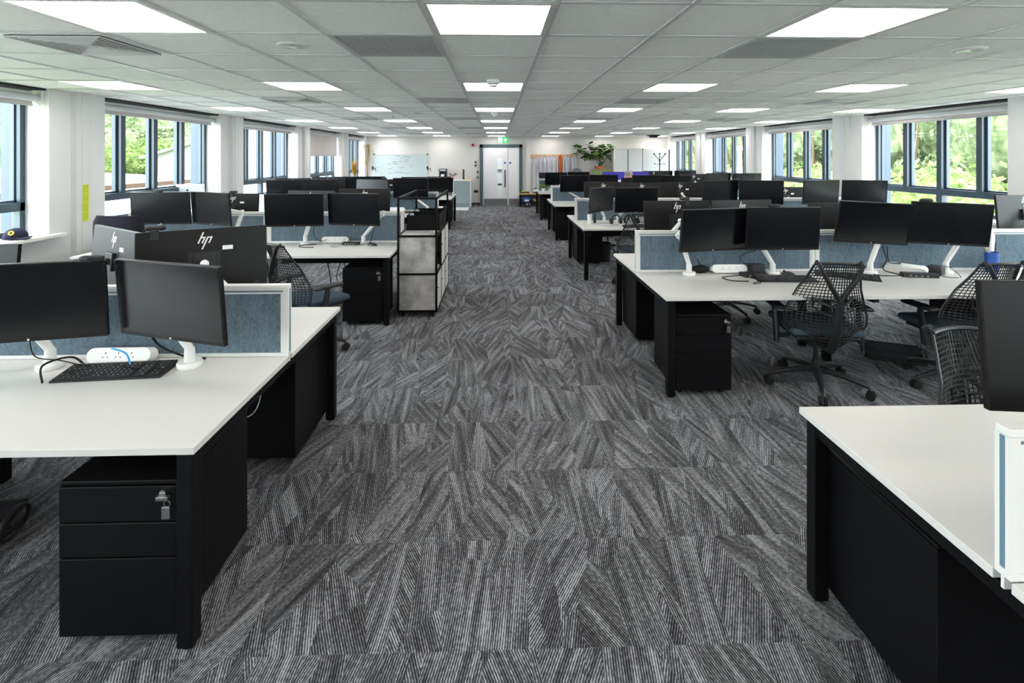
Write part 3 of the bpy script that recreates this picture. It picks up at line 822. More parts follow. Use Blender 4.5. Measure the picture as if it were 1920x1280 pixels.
cable([(-1.52, 5.70, zt), (-1.44, 5.74, zt + .01), (-1.40, 5.70, zt)], 'mouse lead on the second left desk', .002)
cable([(-2.02, 5.66, .93), (-2.05, 5.76, .80), (-2.00, 5.80, .74), (-1.92, 5.79, .76)], 'black cable hanging behind the second left screens', .003)
cable([(-1.34, 5.66, .98), (-1.40, 5.76, .85), (-1.44, 5.84, .73), (-1.46, 5.86, zt)], 'black cable hanging under the arm beside the shelving', .004)
cable([(1.98, 3.95, zt), (1.86, 3.97, zt), (1.83, 4.08, zt), (1.95, 4.13, zt), (2.02, 4.11, zt + .015)], 'black cable looped on the second right desk', .004)
cable([(2.05, 4.08, zt), (2.07, 3.97, zt), (1.98, 3.88, zt), (2.05, 3.90, zt), (2.06, 3.98, zt)], 'thin black cable from the second right docking box', .003)
cable([(2.14, 4.15, .92), (2.05, 4.22, .86), (2.08, 4.22, .80), (2.16, 4.2, .80)], 'black cable hanging behind the second right adapter', .003)
cable([(3.22, 4.16, .94), (3.30, 4.22, .82), (3.26, 4.2, .74), (3.34, 4.12, zt), (3.18, 4.10, zt), (3.12, 4.2, zt)], 'black cables falling under the third right screen', .004)
cable([(3.26, 4.16, .94), (3.34, 4.24, .80), (3.44, 4.24, .785)], 'black lead running to the second right power module', .004)
cable([(3.70, 4.16, zt + .06), (3.76, 4.12, zt + .06), (3.78, 4.04, zt), (3.70, 4.02, zt), (3.64, 4.06, zt)], 'thin wires curled around the right adapter', .0025)
cable([(1.66, 4.18, .84), (1.74, 4.24, .75), (1.84, 4.24, zt)], 'black cable lying behind the first right arm', .004)
cable([(1.36, 7.35, zt), (1.55, 7.22, zt), (1.75, 7.22, zt), (1.62, 7.4, zt), (1.42, 7.42, zt)], 'pale grey cable coiled on the third right desk', .007, mat('grey cable', (.35, .37, .38), .5))
cable([(-1.62, 9.0, .98), (-1.45, 9.1, .85), (-1.5, 9.2, .74)], 'black cable behind the shelving, third left bank', .004)
cable([(-2.3, 6.0, .02), (-2.05, 5.9, .015), (-1.9, 5.85, .2), (-1.95, 5.9, .48)], 'black cables hanging under the second left bank', .006)
cable([(-1.75, 5.85, .50), (-1.68, 5.75, .30), (-1.72, 5.68, .25), (-1.80, 5.75, .35), (-1.78, 5.88, .52)], 'loop of cable under the second left bank', .005)
cable([(-1.62, 5.9, .50), (-1.60, 5.8, .22), (-1.70, 5.7, .12), (-1.9, 5.72, .02)], 'trailing black cable beside the second left pedestal', .005)
cable([(-1.19, 2.50, .685), (-1.16, 2.53, .56), (-1.18, 2.52, .46), (-1.23, 2.50, .43), (-1.28, 2.50, .455)], 'thin white lead hanging beneath the nearest left bench', .0022, WPLA)
m = MB(); m.ball((0, 0, .03), .05, 2, (1.5, .7, .75))
for v in m.bm.verts: v.co.z = max(v.co.z, 0) + (.004 * math.sin(v.co.x * 60) if v.co.z > .02 else 0)
simple('cable_pouch', 'crumpled black pouch left of the power module, second right bank', 'pouch', m, RUBBER, (1.72, 4.265, DZ), 0, True)
# pen pot
t = thing('pen_pot', 'blue pen pot with pens against the right desk screen', 'pen pot', (4.22, 4.22, DZ))
m = MB(); m.lathe([(0, 0), (.045, 0), (.05, .17), (.046, .17), (.042, .006), (0, .006)], 20); m.build('pot', BLUE, t, True)
def pen(x, y, dx, h, r, m_, lab, base=.01):
    b = MB(); b.cyl((0, 0, 0), (dx, .01, h * .92), r, n=8); b.cyl((dx, .01, h * .92), (dx * 1.08, .011, h), r, r * .3, 8)
    tag(b.build('pen', m_, None, False, (4.22 + x, 4.22 + y, DZ + base)), lab, 'pen')
pen(-.01, -.01, -.02, .33, .006, SILVER, 'tall silver ruler pen leaning in the blue pot'); pen(.015, .0, .03, .25, .005, INK, 'black pen in the blue pot')
pen(.0, .02, -.03, .23, .006, WOOD, 'wooden pencil in the blue pot'); pen(-.02, .015, .015, .24, .005, WPLA, 'white pen in the blue pot')
# third right bank: cup, bottle, headsets
m = MB(); m.lathe([(0, 0), (.030, 0), (.036, .13), (.033, .13), (.028, .005), (0, .005)], 18); simple('paper_cup', 'tall white cup at the third right screen end', 'cup', m, WPLA, (1.36, 7.45, DZ), 0, True)
m = MB(); m.lathe([(0, 0), (.022, 0), (.022, .10), (.012, .12), (.012, .135), (0, .135)], 16); simple('bottle', 'small dark bottle right of the white cup', 'bottle', m, BLACKP, (1.445, 7.50, DZ), 0, True)
def headset(x, y, rz, lab):
    t = thing('headset', lab, 'headset', (x, y, DZ), R(rz))
    m = MB(); m.tube([(.075 * math.cos(a), 0, .045 + .085 * math.sin(a)) for a in np.linspace(0, PI, 12)], .006, 6, 2.0); m.build('headband', BLACKP, t, True)
    for s in (-1, 1):
        m = MB(); m.lathe([(0, -.018), (.036, -.018), (.045, -.008), (.045, .008), (.03, .018), (0, .018)], 18, M=Matrix.Translation((s * .075, 0, .046)) @ Matrix.Rotation(PI / 2, 4, 'Y')); m.build('ear_cup', BLACKP, t, True)
headset(1.73, 7.36, 15, 'black headset with round cups nearest the turned monitor'); headset(1.95, 7.42, -10, 'black headset behind the third right keyboard'); headset(2.12, 7.40, 20, 'black headset farthest from the aisle on third right desk')
# black curved footrest shapes below desks
def footrest(x, y, rz, lab):
    t = thing('footrest', lab, 'footrest', (x, y, 0), R(rz))
    m = MB(); M = Matrix.Rotation(R(16), 4, 'X')
    m.box(-.2, .2, -.13, .13, .06, .085, .012, M)
    for i in range(7): m.box(-.19, .19, -.11 + i * .035, -.098 + i * .035, .084, .090, M=M)
    m.build('tread', BLACKP, t)
    for s in (-1, 1):
        m = MB(); m.tube([(s * .205, .09 * math.cos(a), .065 + .055 * math.sin(a)) for a in np.linspace(0, 2 * PI, 17)[:-1]], .010, 6, closed=True); m.build('side_ring', BLACKP, t, True)
footrest(3.30, 4.15, -25, 'black ribbed footrest on the carpet behind the nearest mesh chair'); footrest(-2.36, 2.30, 10, 'black footrest under the nearest left bench')
m = MB(); m.lathe([(0, 0), (.105, 0), (.135, .29), (.128, .29), (.10, .008), (0, .008)], 24); simple('waste_bin', 'black round waste bin beneath the third right bench', 'bin', m, BLACKP, (1.72, 8.22, 0), 0, True)
m = MB(); m.box(-.14, .14, -.15, .15, 0, .33, .012); simple('printer', 'pale box shaped machine at the window end, third left bank', 'printer', m, mat('pale grey machine', (.6, .66, .7), .5), (-3.98, 8.72, DZ), 0)

# ------------------------------------------------------------------ mesh office chairs
cp = thing('mesh_chair', '', 'chair', group='dark mesh office chairs')
def hw(v):
    X = [0, .04, .12, .22, .35, .5, .7, .88, 1]; Y = [.12, .18, .238, .272, .282, .255, .210, .170, .150]
    return float(np.interp(v, X, Y))
def ysp(v): return float(np.interp(v, [0, .1, .25, .45, .7, 1], [-.20, -.235, -.252, -.245, -.275, -.335]))
def S(u, v):
    w = hw(v); x = u * w
    bow = .105 * u * u * (w / .26) * (1 - .45 * max(0, v - .7) / .3)
    z = .338 + v * .630 + .05 * (1 - v) ** 3 * u * u - .012 * v * (u * u)
    return Vector((x, ysp(v) + bow, z))
m = MB()
for i in range(-10, 11):
    u = i / 10.5
    m.tube([S(u, v) for v in np.linspace(0.01, 1, 22)], .0034, 4)
for j in range(1, 29):
    v = j / 29
    m.tube([S(u, v) for u in np.linspace(-1, 1, 13)], .0032, 4)
m.build('back_mesh', CHAIRM, cp)
m = MB()
m.tube([S(1, v) for v in np.linspace(0, 1, 24)], .0065, 6); m.tube([S(-1, v) for v in np.linspace(0, 1, 24)], .0065, 6)
m.tube([S(u, 1) + Vector((0, 0, .004)) for u in np.linspace(-1, 1, 12)], .011, 8); m.tube([S(u, 0) for u in np.linspace(-1, 1, 8)], .011, 8)
m.build('back_rim', CHAIRF, cp, True)
m = MB()
m.tube([(0, -.10, .350), (0, -.215, .345), (0, -.285, .44), (0, -.32, .60), (0, -.338, .72), (0, -.34, .745)], [.034, .034, .032, .027, .024, .026], 10, .75)
for s in (-1, 1):
    m.tube([(0, -.338, .715), (s * .045, -.345, .79), (s * .10, -.360, .88), (s * .138, -.356, .965), (s * .142, -.322, .982)], [.022, .021, .018, .016, .015], 10, .8)
m.build('spine', CHAIRF, cp, True)
m = MB()
for s in (-1, 1): m.tube([(s * .02, -.30, .66), (s * .09, -.262, .69), (s * .13, -.235, .72), (s * .13, -.235, .65), (s * .07, -.262, .61), (s * .02, -.295, .60)], .009, 6, closed=True)
m.build('lumbar_loop', CHAIRF, cp, True)
m = MB(); m.box(-.245, .245, -.20, .27, .425, .475, .022, seg=3); m.build('seat', SEATF, cp, True)
m = MB(); m.box(-.215, .215, -.19, .22, .395, .425, .01); m.box(-.11, .11, -.14, .12, .335, .395, .015)
m.tube([(.11, 0, .365), (.24, .02, .36), (.26, .03, .36)], [.007, .007, .013], 6); m.build('seat_mechanism', CHAIRF, cp)
for s in (-1, 1):
    m = MB(); m.tube([(s * .20, -.03, .385), (s * .27, -.03, .375), (s * .292, -.02, .40)], .018, 8)
    m.tube([(s * .292, -.035, .33), (s * .292, -.02, .45), (s * .295, .0, .555), (s * .295, .0, .590)], [.030, .032, .026, .024], 8, .55, up=(1, 0, 0))
    a = m.build('armrest', CHAIRF, cp, True)
    m = MB(); m.box(s * .295 - .042, s * .295 + .042, -.13, .135, .590, .618, .013, seg=3); m.build('arm_pad', BLACKP, a, True)
m = MB(); m.cyl((0, 0, .10), (0, 0, .20), .030, .024, 16); m.cyl((0, 0, .20), (0, 0, .345), .017, n=14); m.build('gas_lift', CHAIRF, cp, True)
for q in range(5):
    a = q * 2 * PI / 5 + .64
    c, s = math.cos(a), math.sin(a)
    m = MB(); m.tube([(0, 0, .125), (.10 * c, .10 * s, .128), (.24 * c, .24 * s, .105), (.325 * c, .325 * s, .082), (.335 * c, .335 * s, .062)], [.030, .026, .021, .017, .012], 10, .8)
    lg = m.build('leg', CHAIRF, cp, True)
    m = MB(); x, y = .335 * c, .335 * s
    for k_ in (-1, 1): m.cyl((x - s * (k_ * .016 - .009), y + c * (k_ * .016 - .009), .030), (x - s * (k_ * .016 + .009), y + c * (k_ * .016 + .009), .030), .030, n=16)
    m.build('caster', RUBBER, lg, True)
ks = tree(cp); first = True
for x, y, rz, lab in ((2.36, 3.70, -8, 'dark mesh office chair whole in view at the second right bench'),
                      (3.40, 3.66, 3, 'mesh chair turned away behind the cropped right monitor'),
                      (2.135, 1.96, 180, 'mesh chair facing us behind the nearest right bench'),
                      (-1.66, 4.50, -38, 'mesh chair at the second left bench showing its armrest'),
                      (1.88, 6.66, -12, 'mesh chair back at the third right bench'),
                      (1.95, 8.93, 170, 'mesh chair beyond the third right bench, only its base showing'),
                      (2.46, 5.42, 175, 'mesh chair beyond the second right bench, its casters showing beneath'),
                      (3.45, 5.50, 185, 'mesh chair farther along beyond the second right bench')):
    if first: cp.location = (x, y, 0); cp.rotation_euler = (0, 0, R(rz)); cp['label'] = lab; first = False
    else:
        c_ = dup(cp, lab, (x, y, 0), (0, 0, R(rz)), ks)
        if y < 2: c_.scale = (1, 1, .93)
# upholstered chair
CHFAB = mat_fabric('dark aubergine chair cloth', (.010, .009, .014), (.028, .026, .035), 40, (1, 1, 1))
t = thing('office_chair', 'dark upholstered office chair back by the left wall', 'chair', (-3.30, 4.80, 0), R(-4))
m = MB()
rings = []
for v in np.linspace(0, 1, 12):
    z = .56 + v * .62; w = .20 + .035 * math.sin(v * PI * .8 + .3) ; ww = w if v < .93 else w - .02
    th = .035 if 0 < v < 1 else .02; y0 = -.24 - .05 * v
    ring = []
    for a in np.linspace(0, 2 * PI, 25)[:-1]:
        ca, sa = math.cos(a), math.sin(a)
        ring.append((ww * math.copysign(abs(ca) ** .35, ca), y0 + th * math.copysign(abs(sa) ** .6, sa) + .04 * (ca * ca), z))
    rings.append(ring)
m.loft(rings); m.build('backrest', CHFAB, t, True)
m = MB(); m.box(-.25, .25, -.22, .26, .43, .51, .03, seg=3); m.build('seat', CHFAB, t, True)
m = MB(); m.tube([(0, -.1, .41), (0, -.27, .43), (0, -.29, .62)], .03, 8); m.cyl((0, 0, .1), (0, 0, .42), .028); m.build('column', BLACKP, t, True)
for q in range(5):
    a = q * 2 * PI / 5 + .2; c, s = math.cos(a), math.sin(a)
    m = MB(); m.tube([(0, 0, .12), (.2 * c, .2 * s, .105), (.31 * c, .31 * s, .07)], [.03, .022, .015], 8); lg = m.build('leg', BLACKP, t, True)
    m = MB(); m.cyl((.31 * c - s * .02, .31 * s + c * .02, .03), (.31 * c + s * .02, .31 * s - c * .02, .03), .03, n=14); m.build('caster', RUBBER, lg, True)

# ------------------------------------------------------------------ mobile shelving at the aisle
UX0, UX1, UY0, UY1 = -1.045, -.645, 5.40, 6.60
t = thing('shelf_unit', 'black framed mobile shelving with concrete look panels beside the aisle', 'shelving', ((UX0 + UX1) / 2, (UY0 + UY1) / 2, 0))
cx, cy = (UX0 + UX1) / 2, (UY0 + UY1) / 2
hx, hy = .20, .60; lv = [.062, .452, .852, 1.252]; b = .011
fr = MB()
for i in range(4):
    y = -hy + i * .40
    for sx in (-1, 1):
        zt_ = lv[3] if i in (0, 3) else lv[2]
        fr.box(sx * hx - b, sx * hx + b, y - b, y + b, lv[0] - .012, zt_ + b)
    for z in lv[:3] + ([lv[3]] if i in (0, 3) else []): fr.box(-hx, hx, y - b, y + b, z - b, z + b)
for z in lv:
    for sx in (-1, 1): fr.box(sx * hx - b, sx * hx + b, -hy, hy, z - b, z + b)
fr.build('frame', BLACK, t)
for z0, z1 in ((lv[0], lv[1]), (lv[1], lv[2])):
    for y in (-hy, hy):
        m = MB(); m.box(-hx + b, hx - b, y - .006, y + .006, z0 + b, z1 - b); m.build('end_panel', CONC, t)
    for i in range(3):
        y0 = -hy + .4 * i + b
        m = MB(); m.box(-hx - .006, -hx + .006, y0, y0 + .4 - 2 * b, z0 + b, z1 - b); m.build('back_panel', CONC, t)
        m = MB(); m.box(-hx + b, hx - b, y0, y0 + .4 - 2 * b, z0 + b - .004, z0 + b + .008); m.build('shelf', CONC, t)
        if not (z0 > .3 and i == 0):
            m = MB(); m.box(hx - .008, hx + .008, y0 + .002, y0 + .4 - 2 * b - .002, z0 + b + .002, z1 - b - .002); dd = m.build('door', mat('pale white door board', (.70, .69, .66), .5), t)
            m = MB(); m.cyl((hx + .008, y0 + .05, z1 - .16), (hx + .016, y0 + .05, z1 - .16), .007, n=10); m.build('knob', BLACK, dd)
m = MB(); m.box(-hx + b, hx - b, -hy + b, hy - b, lv[2] - .008, lv[2] + .006); m.build('top_panel', CONC, t)
for sx in (-1, 1):
    for i in range(4):
        y = -hy + .04 + i * (2 * hy - .08) / 3
        m = MB(); x = sx * (hx - .04); m.cyl((x - .012, y, .024), (x + .012, y, .024), .024, n=14); m.box(x - .012, x + .012, y - .012, y + .012, .03, lv[0] - .01); m.build('caster', RUBBER, t, True)
def trough(y, lab):
    tt = thing('planter_box', lab, 'planter box', (cx, y, lv[2] + b))
    m = MB(); w, d, h, k = .185, .19, .165, .006
    m.box(-w, w, -d, -d + k, 0, h); m.box(-w, w, d - k, d, 0, h); m.box(-w, -w + k, -d, d, 0, h); m.box(w - k, w, -d, d, 0, h); m.box(-w, w, -d, d, 0, k)
    m.build('box', BLACK, tt)
    m = MB(); m.box(-w + .008, -w + .05, -.02, .02, h - .03, h - .003); m.build('corner_clip', mat('pale blue clip', (.45, .55, .68), .4), tt)
trough(cy - .60 + .585, 'nearer empty black trough standing on the shelving'); trough(cy + .60 - .20, 'farther empty black trough standing on the shelving')

# ------------------------------------------------------------------ left wall bits
m = MB(); zs = 1.18
t = thing('cap', 'navy baseball cap with yellow badge on the left window sill', 'cap', (XL - .085, 4.93, SILL), R(-28))
m = MB(); m.ball((0, 0, 0), .10, 3, (1.0, .92, 1.12))
for v in m.bm.verts:
    if v.co.z < 0: v.co.z = 0
    if v.co.z > .06: v.co.z = .06 + (v.co.z - .06) * .8
m.build('crown', NAVY, t, True)
m = MB(); P = []
for a in np.linspace(-1.15, 1.15, 13): P.append((.088 * math.cos(a), .088 * math.sin(a), .010))
for a in np.linspace(1.0, -1.0, 13): P.append((.03 + .15 * math.cos(a), .098 * math.sin(a), .004 + .016 * abs(math.sin(a))))
top = [m.bm.verts.new((x, y, z + .006)) for x, y, z in P]; bot = [m.bm.verts.new((x, y, z)) for x, y, z in P]
n = len(P)
for i in range(12):
    j = n - 1 - i
    m.bm.faces.new((top[i], top[i + 1], top[j - 1], top[j])); m.bm.faces.new((bot[i + 1], bot[i], bot[j], bot[j - 1]))
for i in range(n): m.bm.faces.new((top[i], bot[i], bot[(i + 1) % n], top[(i + 1) % n]))
m.build('brim', NAVY, t, True)
M = Matrix.Rotation(R(-38), 4, 'Z') @ Matrix.Translation((.089, 0, .062)) @ Matrix.Rotation(R(-26), 4, 'Y') @ Matrix.Rotation(PI / 2, 4, 'Y')
m = MB(); m.lathe([(0, 0), (.024, 0), (.024, .008), (0, .008)], 6, M=M); bd = m.build('badge', ORCAB, t)
m = MB(); m.lathe([(0, .008), (.012, .008), (.012, .0095), (0, .0095)], 5, M=M); m.build('badge_mark', INK, bd)
m = MB(); m.ball((-.05, 0, .035), .05, 2, (1, 1.2, .7)); simple('dark_gloves', 'dark cloth bundle left of the cap on the sill', 'cloth', m, BLACKP, (XL - .09, 4.74, SILL), 0, True)
rs = random.Random(11)
ym = (5.19 + 5.91) / 2
for i in range(4):
    z = 1.345 - i * .098
    y0 = ym - .028 + rs.uniform(-.004, .004)
    t = thing('sticky_note', '%s yellow green note down the strip on the left pier' % ['topmost', 'second', 'third', 'lowest'][i], 'sticky note', (XL + .0615, y0, z), 0, 'notes on the left pier trunking')
    m = MB(); m.box(.0, .0012, -.0, .080, -.05, .05); m.build('paper', PAPERY, t)
    m = MB()
    for r_ in range(3):
        for q in range(3):
            a0 = .010 + q * .022 + rs.uniform(0, .006); zz = .026 - r_ * .022 + rs.uniform(-.004, .004)
            m.box(.0012, .0016, a0, a0 + rs.uniform(.006, .016), zz, zz + .0035)
    m.build('handwriting', INK, t)
# silver laptop on a box on the second left sill
m = MB(); m.box(-.10, .10, -.17, .17, 0, .10, .004); simple('document_box', 'flat grey box under the silver laptop on the sill', 'box', m, mat('grey box card', (.35, .36, .37), .7), (XL - .10, 7.72, SILL), 0)
t = thing('laptop', 'open silver laptop with its lid towards us on the left sill', 'laptop', (XL - .10, 7.72, SILL + .10), R(14))
m = MB(); m.box(-.18, .18, -.02, .20, 0, .015, .004); m.build('base', SILVER, t)
M = Matrix.Translation((0, -.02, .012)) @ Matrix.Rotation(R(8), 4, 'X')
m = MB(); m.box(-.19, .19, -.012, 0, 0, .255, .004, M); m.build('lid', SILVER, t)
m = MB(); m.lathe([(.011, 0), (.016, 0), (.016, .001), (.011, .001)], 20, M=M @ Matrix.Translation((-.04, -.013, .165)) @ Matrix.Rotation(PI / 2, 4, 'X')); m.build('lid_logo', INK, t)

# ------------------------------------------------------------------ back wall
YW = YB
d = bpy.data.objects.new('door_1', None); COL.objects.link(d); struct(d); d.location = (.114, YW, 0)
FX0, FX1 = -.60, .86                                 # frame outer, world
def dl(x): return x - .114
fr = MB()
DH = 2.10
fr.box(dl(FX0), dl(FX0 + .105), -.06, .0, 0, DH, .004); fr.box(dl(FX1 - .105), dl(FX1), -.06, .0, 0, DH, .004); fr.box(dl(FX0), dl(FX1), -.06, .0, DH - .105, DH, .004)
fr.build('frame', DOORF, d)
LX0, LX1, LXm = FX0 + .105, FX1 - .105, .365
m = MB(); m.box(dl(LX0 + .004), dl(LXm - .008), -.035, -.001, .008, DH - .11, .002); lf = m.build('leaf', DOORW, d)
m = MB(); m.box(dl(LXm + .008), dl(LX1 - .004), -.035, -.001, .008, DH - .11, .002); lf2 = m.build('leaf', DOORW, d)
PALE = mat('pane painted with corridor light', (.80, .88, .90), .15)  # pale colour stands in for the bright corridor light behind the glass
gx0, gx1 = .005, .165
m = MB(); m.box(dl(gx0), dl(gx1), -.039, -.034, .31, 1.62); m.build('vision_panel', PALE, lf)
m = MB()
for z0, z1 in ((1.14, 1.17), (1.19, 1.235), (.69, .755)): m.box(dl(gx0 + .004), dl(gx1 - .004), -.041, -.038, z0, z1)
m.build('glazing_band', mat('dark glazing bar', (.06, .075, .08), .4), lf)
m = MB()
for x0, x1 in ((gx0 - .012, gx0), (gx1, gx1 + .012)): m.box(dl(x0), dl(x1), -.041, -.034, .30, 1.63)
for z0, z1 in ((.30, .312), (1.618, 1.63)): m.box(dl(gx0 - .012), dl(gx1 + .012), -.041, -.034, z0, z1)
m.build('glazing_bead', WPLA, lf)
m = MB(); m.box(dl(.235), dl(.29), -.05, -.035, .62, 1.225, .004); m.build('pull_plate', mat('dark grey plate', (.14, .15, .16), .4, .4), lf)
KICK = mat('grey kick plate', (.20, .20, .21), .35, .6)
m = MB(); m.box(dl(LX0 + .03), dl(LXm - .02), -.038, -.035, .02, .235); m.build('kick_plate', KICK, lf)
m = MB(); m.box(dl(LXm + .035), dl(LX1 - .012), -.038, -.035, .02, .235); m.build('kick_plate', KICK, lf2)
for lf_, x in ((lf, .262), (lf2, .44)):
    m = MB(); m.cyl((dl(x), -.038, 1.465), (dl(x), -.035, 1.465), .036, n=20); m.build('fire_disc', mat('blue disc', (.01, .05, .36), .4), lf_)
# exit sign
t = thing('exit_sign', 'green running man exit sign above the double door', 'sign', (.19, YW - .03, 2.245))
m = MB(); m.box(-.19, .19, .0, .028, -.095, .095, .004); m.build('face', SIGNG, t)
m = MB(); m.box(-.195, .195, -.01, .03, .095, .125, .004); m.build('housing', WPLA, t)
m = MB()
m.prism([(.02 + .045, -.065), (.02 + .085, -.065), (.105, .0), (.145, .0), (.085, .075), (.025, .0), (.065, .0)], -.002, -.0005, 'y')   # arrow up
m.box(-.165, -.02, -.002, -.0005, -.085, .085)
m.build('pictogram', SIGNW, t)
m = MB()
m.cyl((-.085, -.0035, .055), (-.085, -.002, .055), .014, n=14)
m.prism([(-.105, .035), (-.075, .035), (-.07, -.01), (-.10, -.01)], -.0035, -.002, 'y')
m.prism([(-.10, -.01), (-.085, -.01), (-.115, -.07), (-.135, -.07)], -.0035, -.002, 'y'); m.prism([(-.085, -.01), (-.07, -.01), (-.045, -.04), (-.05, -.07), (-.062, -.07), (-.060, -.04)], -.0035, -.002, 'y')
m.prism([(-.075, .035), (-.07, .022), (-.035, .010), (-.04, .022)], -.0035, -.002, 'y'); m.prism([(-.105, .035), (-.10, .022), (-.135, .0), (-.14, .012)], -.0035, -.002, 'y')
m.build('running_man', mat('green figure', (.02, .35, .08), .5), t)
def wallbox(name, lab, cat, x, z, w, h, dpt, m_, rnd_=False):
    m = MB()
    if rnd_: m.cyl((0, -dpt, 0), (0, .003, 0), w / 2, w / 2, 24)
    else: m.box(-w / 2, w / 2, -dpt, .003, -h / 2, h / 2)
    simple(name, lab, cat, m, m_, (x, YW, z), 0)
def wx(px): 
    th = math.atan(27.5 / 953); k_ = (px - 960) / 953; return YW * (math.sin(th) + k_ * math.cos(th)) / (math.cos(th) - k_ * math.sin(th))
def wz(py): return ZC - (py - 292.4) * YW / 953
wallbox('alarm_sounder', 'round red alarm sounder left of the door', 'alarm', wx(887), wz(272), .10, .1, .06, RED, True)
wallbox('door_stud', 'upper black disc left of the door', 'door control', wx(892), wz(304), .075, 0, .03, BLACKP, True)
wallbox('door_stud', 'lower black disc left of the door', 'door control', wx(892), wz(310.2), .075, 0, .03, BLACKP, True)
wallbox('card_reader', 'black card reader beside the door frame', 'card reader', wx(895.7), wz(322.3), .05, .09, .03, BLACKP)
wallbox('door_release', 'small green release button below the card reader', 'door control', wx(895.6), wz(332.4), .085, .09, .03, mat('green button', (.02, .13, .08), .4), True)
wallbox('wall_socket', 'black double wall socket left of the door', 'socket', wx(892.5), wz(358.5), .15, .085, .02, BLACKP)
t = thing('light_switch', 'white switch with black rocker right of the door', 'light switch', (wx(990), YW - .03, wz(309.3)))
m = MB(); m.box(-.045, .045, -.012, 0, -.045, .045, .003); m.build('plate', WPLA, t)
m = MB(); m.box(-.017, .017, -.016, -.012, -.022, .022); m.build('rocker', BLACKP, t)
m = MB(); m.box(wx(986.5), wx(994.5), YW - .03, YW, 0, CEIL - .002); m.box(wx(988.2), wx(989), YW - .034, YW - .03, 0, CEIL - .002); struct(m.build('trim_50', TRUNK))
# whiteboard
t = thing('whiteboard', 'large whiteboard with faint handwriting on the back wall', 'whiteboard', ((wx(702) + wx(801.5)) / 2, YW, 1.25))
hw_ = (wx(801.5) - wx(702)) / 2; zt_ = wz(289.3) - 1.25
m = MB(); m.box(-hw_, hw_, -.018, 0, -zt_, zt_); m.build('board', BOARDW, t)
m = MB()
for s in (-1, 1): m.box(s * hw_ - .012, s * hw_ + .012, -.026, 0, -zt_, zt_); m.box(-hw_, hw_, -.026, 0, s * zt_ - .012, s * zt_ + .012)
m.build('frame', mat('silver frame', (.6, .61, .62), .35, .5), t)
m = MB()
for sx in (-1, 1):
    for sz in (-1, 1): m.box(sx * hw_ - .025, sx * hw_ + .025, -.030, .0, sz * zt_ - .025, sz * zt_ + .025)
m.build('corner_cap', BLACKP, t)
def scribble(m, x, z, w, h, rr):
    n = max(4, int(w / .012)); P = []
    for i in range(n): P.append((x + w * i / n, -.0195, z + rr.uniform(-h, h)))
    m.tube(P, .0042, 4)
rr = random.Random(5)
ma, mb_ = MB(), MB()
for px, py, w, c in ((743, 292, 6, 0), (755, 293, 4, 0), (759, 293.5, 6, 0), (765, 294, 4, 0), (751, 297, 3, 0), (757, 297.5, 4, 0), (763, 299, 4, 0), (736, 303, 9, 0), (749, 302, 5, 0), (757, 302.3, 4, 0), (762, 302.5, 5, 0), (737, 306.7, 10, 0), (726, 307.5, 8, 1),
                     (768, 309.5, 8, 1), (705, 314, 5, 1), (734, 313, 4, 1), (748, 313.5, 11, 1), (770, 313.5, 4, 1), (727, 316, 9, 1), (750, 317, 4, 1), (706, 322, 7, 1), (713, 325, 4, 1), (727, 325, 6, 1), (732, 324.5, 3, 1), (741, 322, 9, 1), (750, 323, 8, 1), (762, 325, 6, 1), (769, 324, 5, 1)):
    x = wx(px) - t.location.x; z = wz(py) - 1.25
    scribble(mb_ if c else ma, x, z, w * .0183, .014, rr)
ma.build('handwriting', mat('blue black marker', (.03, .04, .09), .7), t); mb_.build('handwriting', mat('grey red marker', (.22, .16, .18), .7), t)
# grey base cabinets with worktop
t = thing('base_cabinet', 'grey green base cabinet with white worktop left of the door', 'cabinet', (-2.1, 17.20, 0))
c0, c1 = -4.4, -.88
m = MB(); m.box(c0 + 2.1, c1 + 2.1 - .03, -.26, .28, .11, .87); m.build('carcass', CABG, t)
nd = 5
for i in range(nd):
    x0 = c0 + 2.1 + (c1 - c0 - .03) * i / nd; x1 = c0 + 2.1 + (c1 - c0 - .03) * (i + 1) / nd
    m = MB(); m.box(x0 + .004, x1 - .004, -.28, -.26, .12, .865, .002); m.build('door', CABG, t)
m = MB(); m.box(c0 + 2.1, c1 + 2.1 - .03, -.22, -.20, 0, .11); m.build('plinth', CABG, t)
m = MB(); m.box(c0 + 2.1, c1 + 2.1, -.30, .295, .87, .91, .003); m.build('worktop', WPLA, t)
m = MB(); m.box(c1 + 2.1 - .028, c1 + 2.1, -.285, .295, 0, .87); m.build('end_panel', mat('pale end panel', (.70, .71, .71), .5), t)
m = MB(); m.box(-3.9, -.93, 15.95, 16.93, 0, .004); struct(m.build('floor_vinyl', VINYL))
# things on the worktop
WZ = .911
t = thing('coffee_machine', 'black and silver coffee machine on the worktop', 'coffee machine', (-1.83, 17.2, WZ))
m = MB(); m.box(-.13, .13, -.02, .16, 0, .36, .02); m.box(-.13, .13, -.16, .16, .27, .36, .025); m.box(-.13, .13, -.16, .16, 0, .04, .01); m.build('body', BLACKP, t)
m = MB(); m.lathe([(0, .045), (.06, .045), (.075, .10), (.055, .17), (.06, .18), (0, .18)], 18, c=(0, -.08, 0)); m.build('jug', CHROME, t, True)
m = MB(); m.box(-.10, .10, -.166, -.158, .285, .345); m.build('control_panel', SILVER, t)
t = thing('flower_pot', 'pink pot of flowers right of the coffee machine', 'plant', (-1.52, 17.2, WZ))
m = MB(); m.lathe([(0, 0), (.05, 0), (.07, .10), (.065, .10), (0, .09)], 16); m.build('pot', PINK, t, True)
m = MB(); rq = random.Random(2)
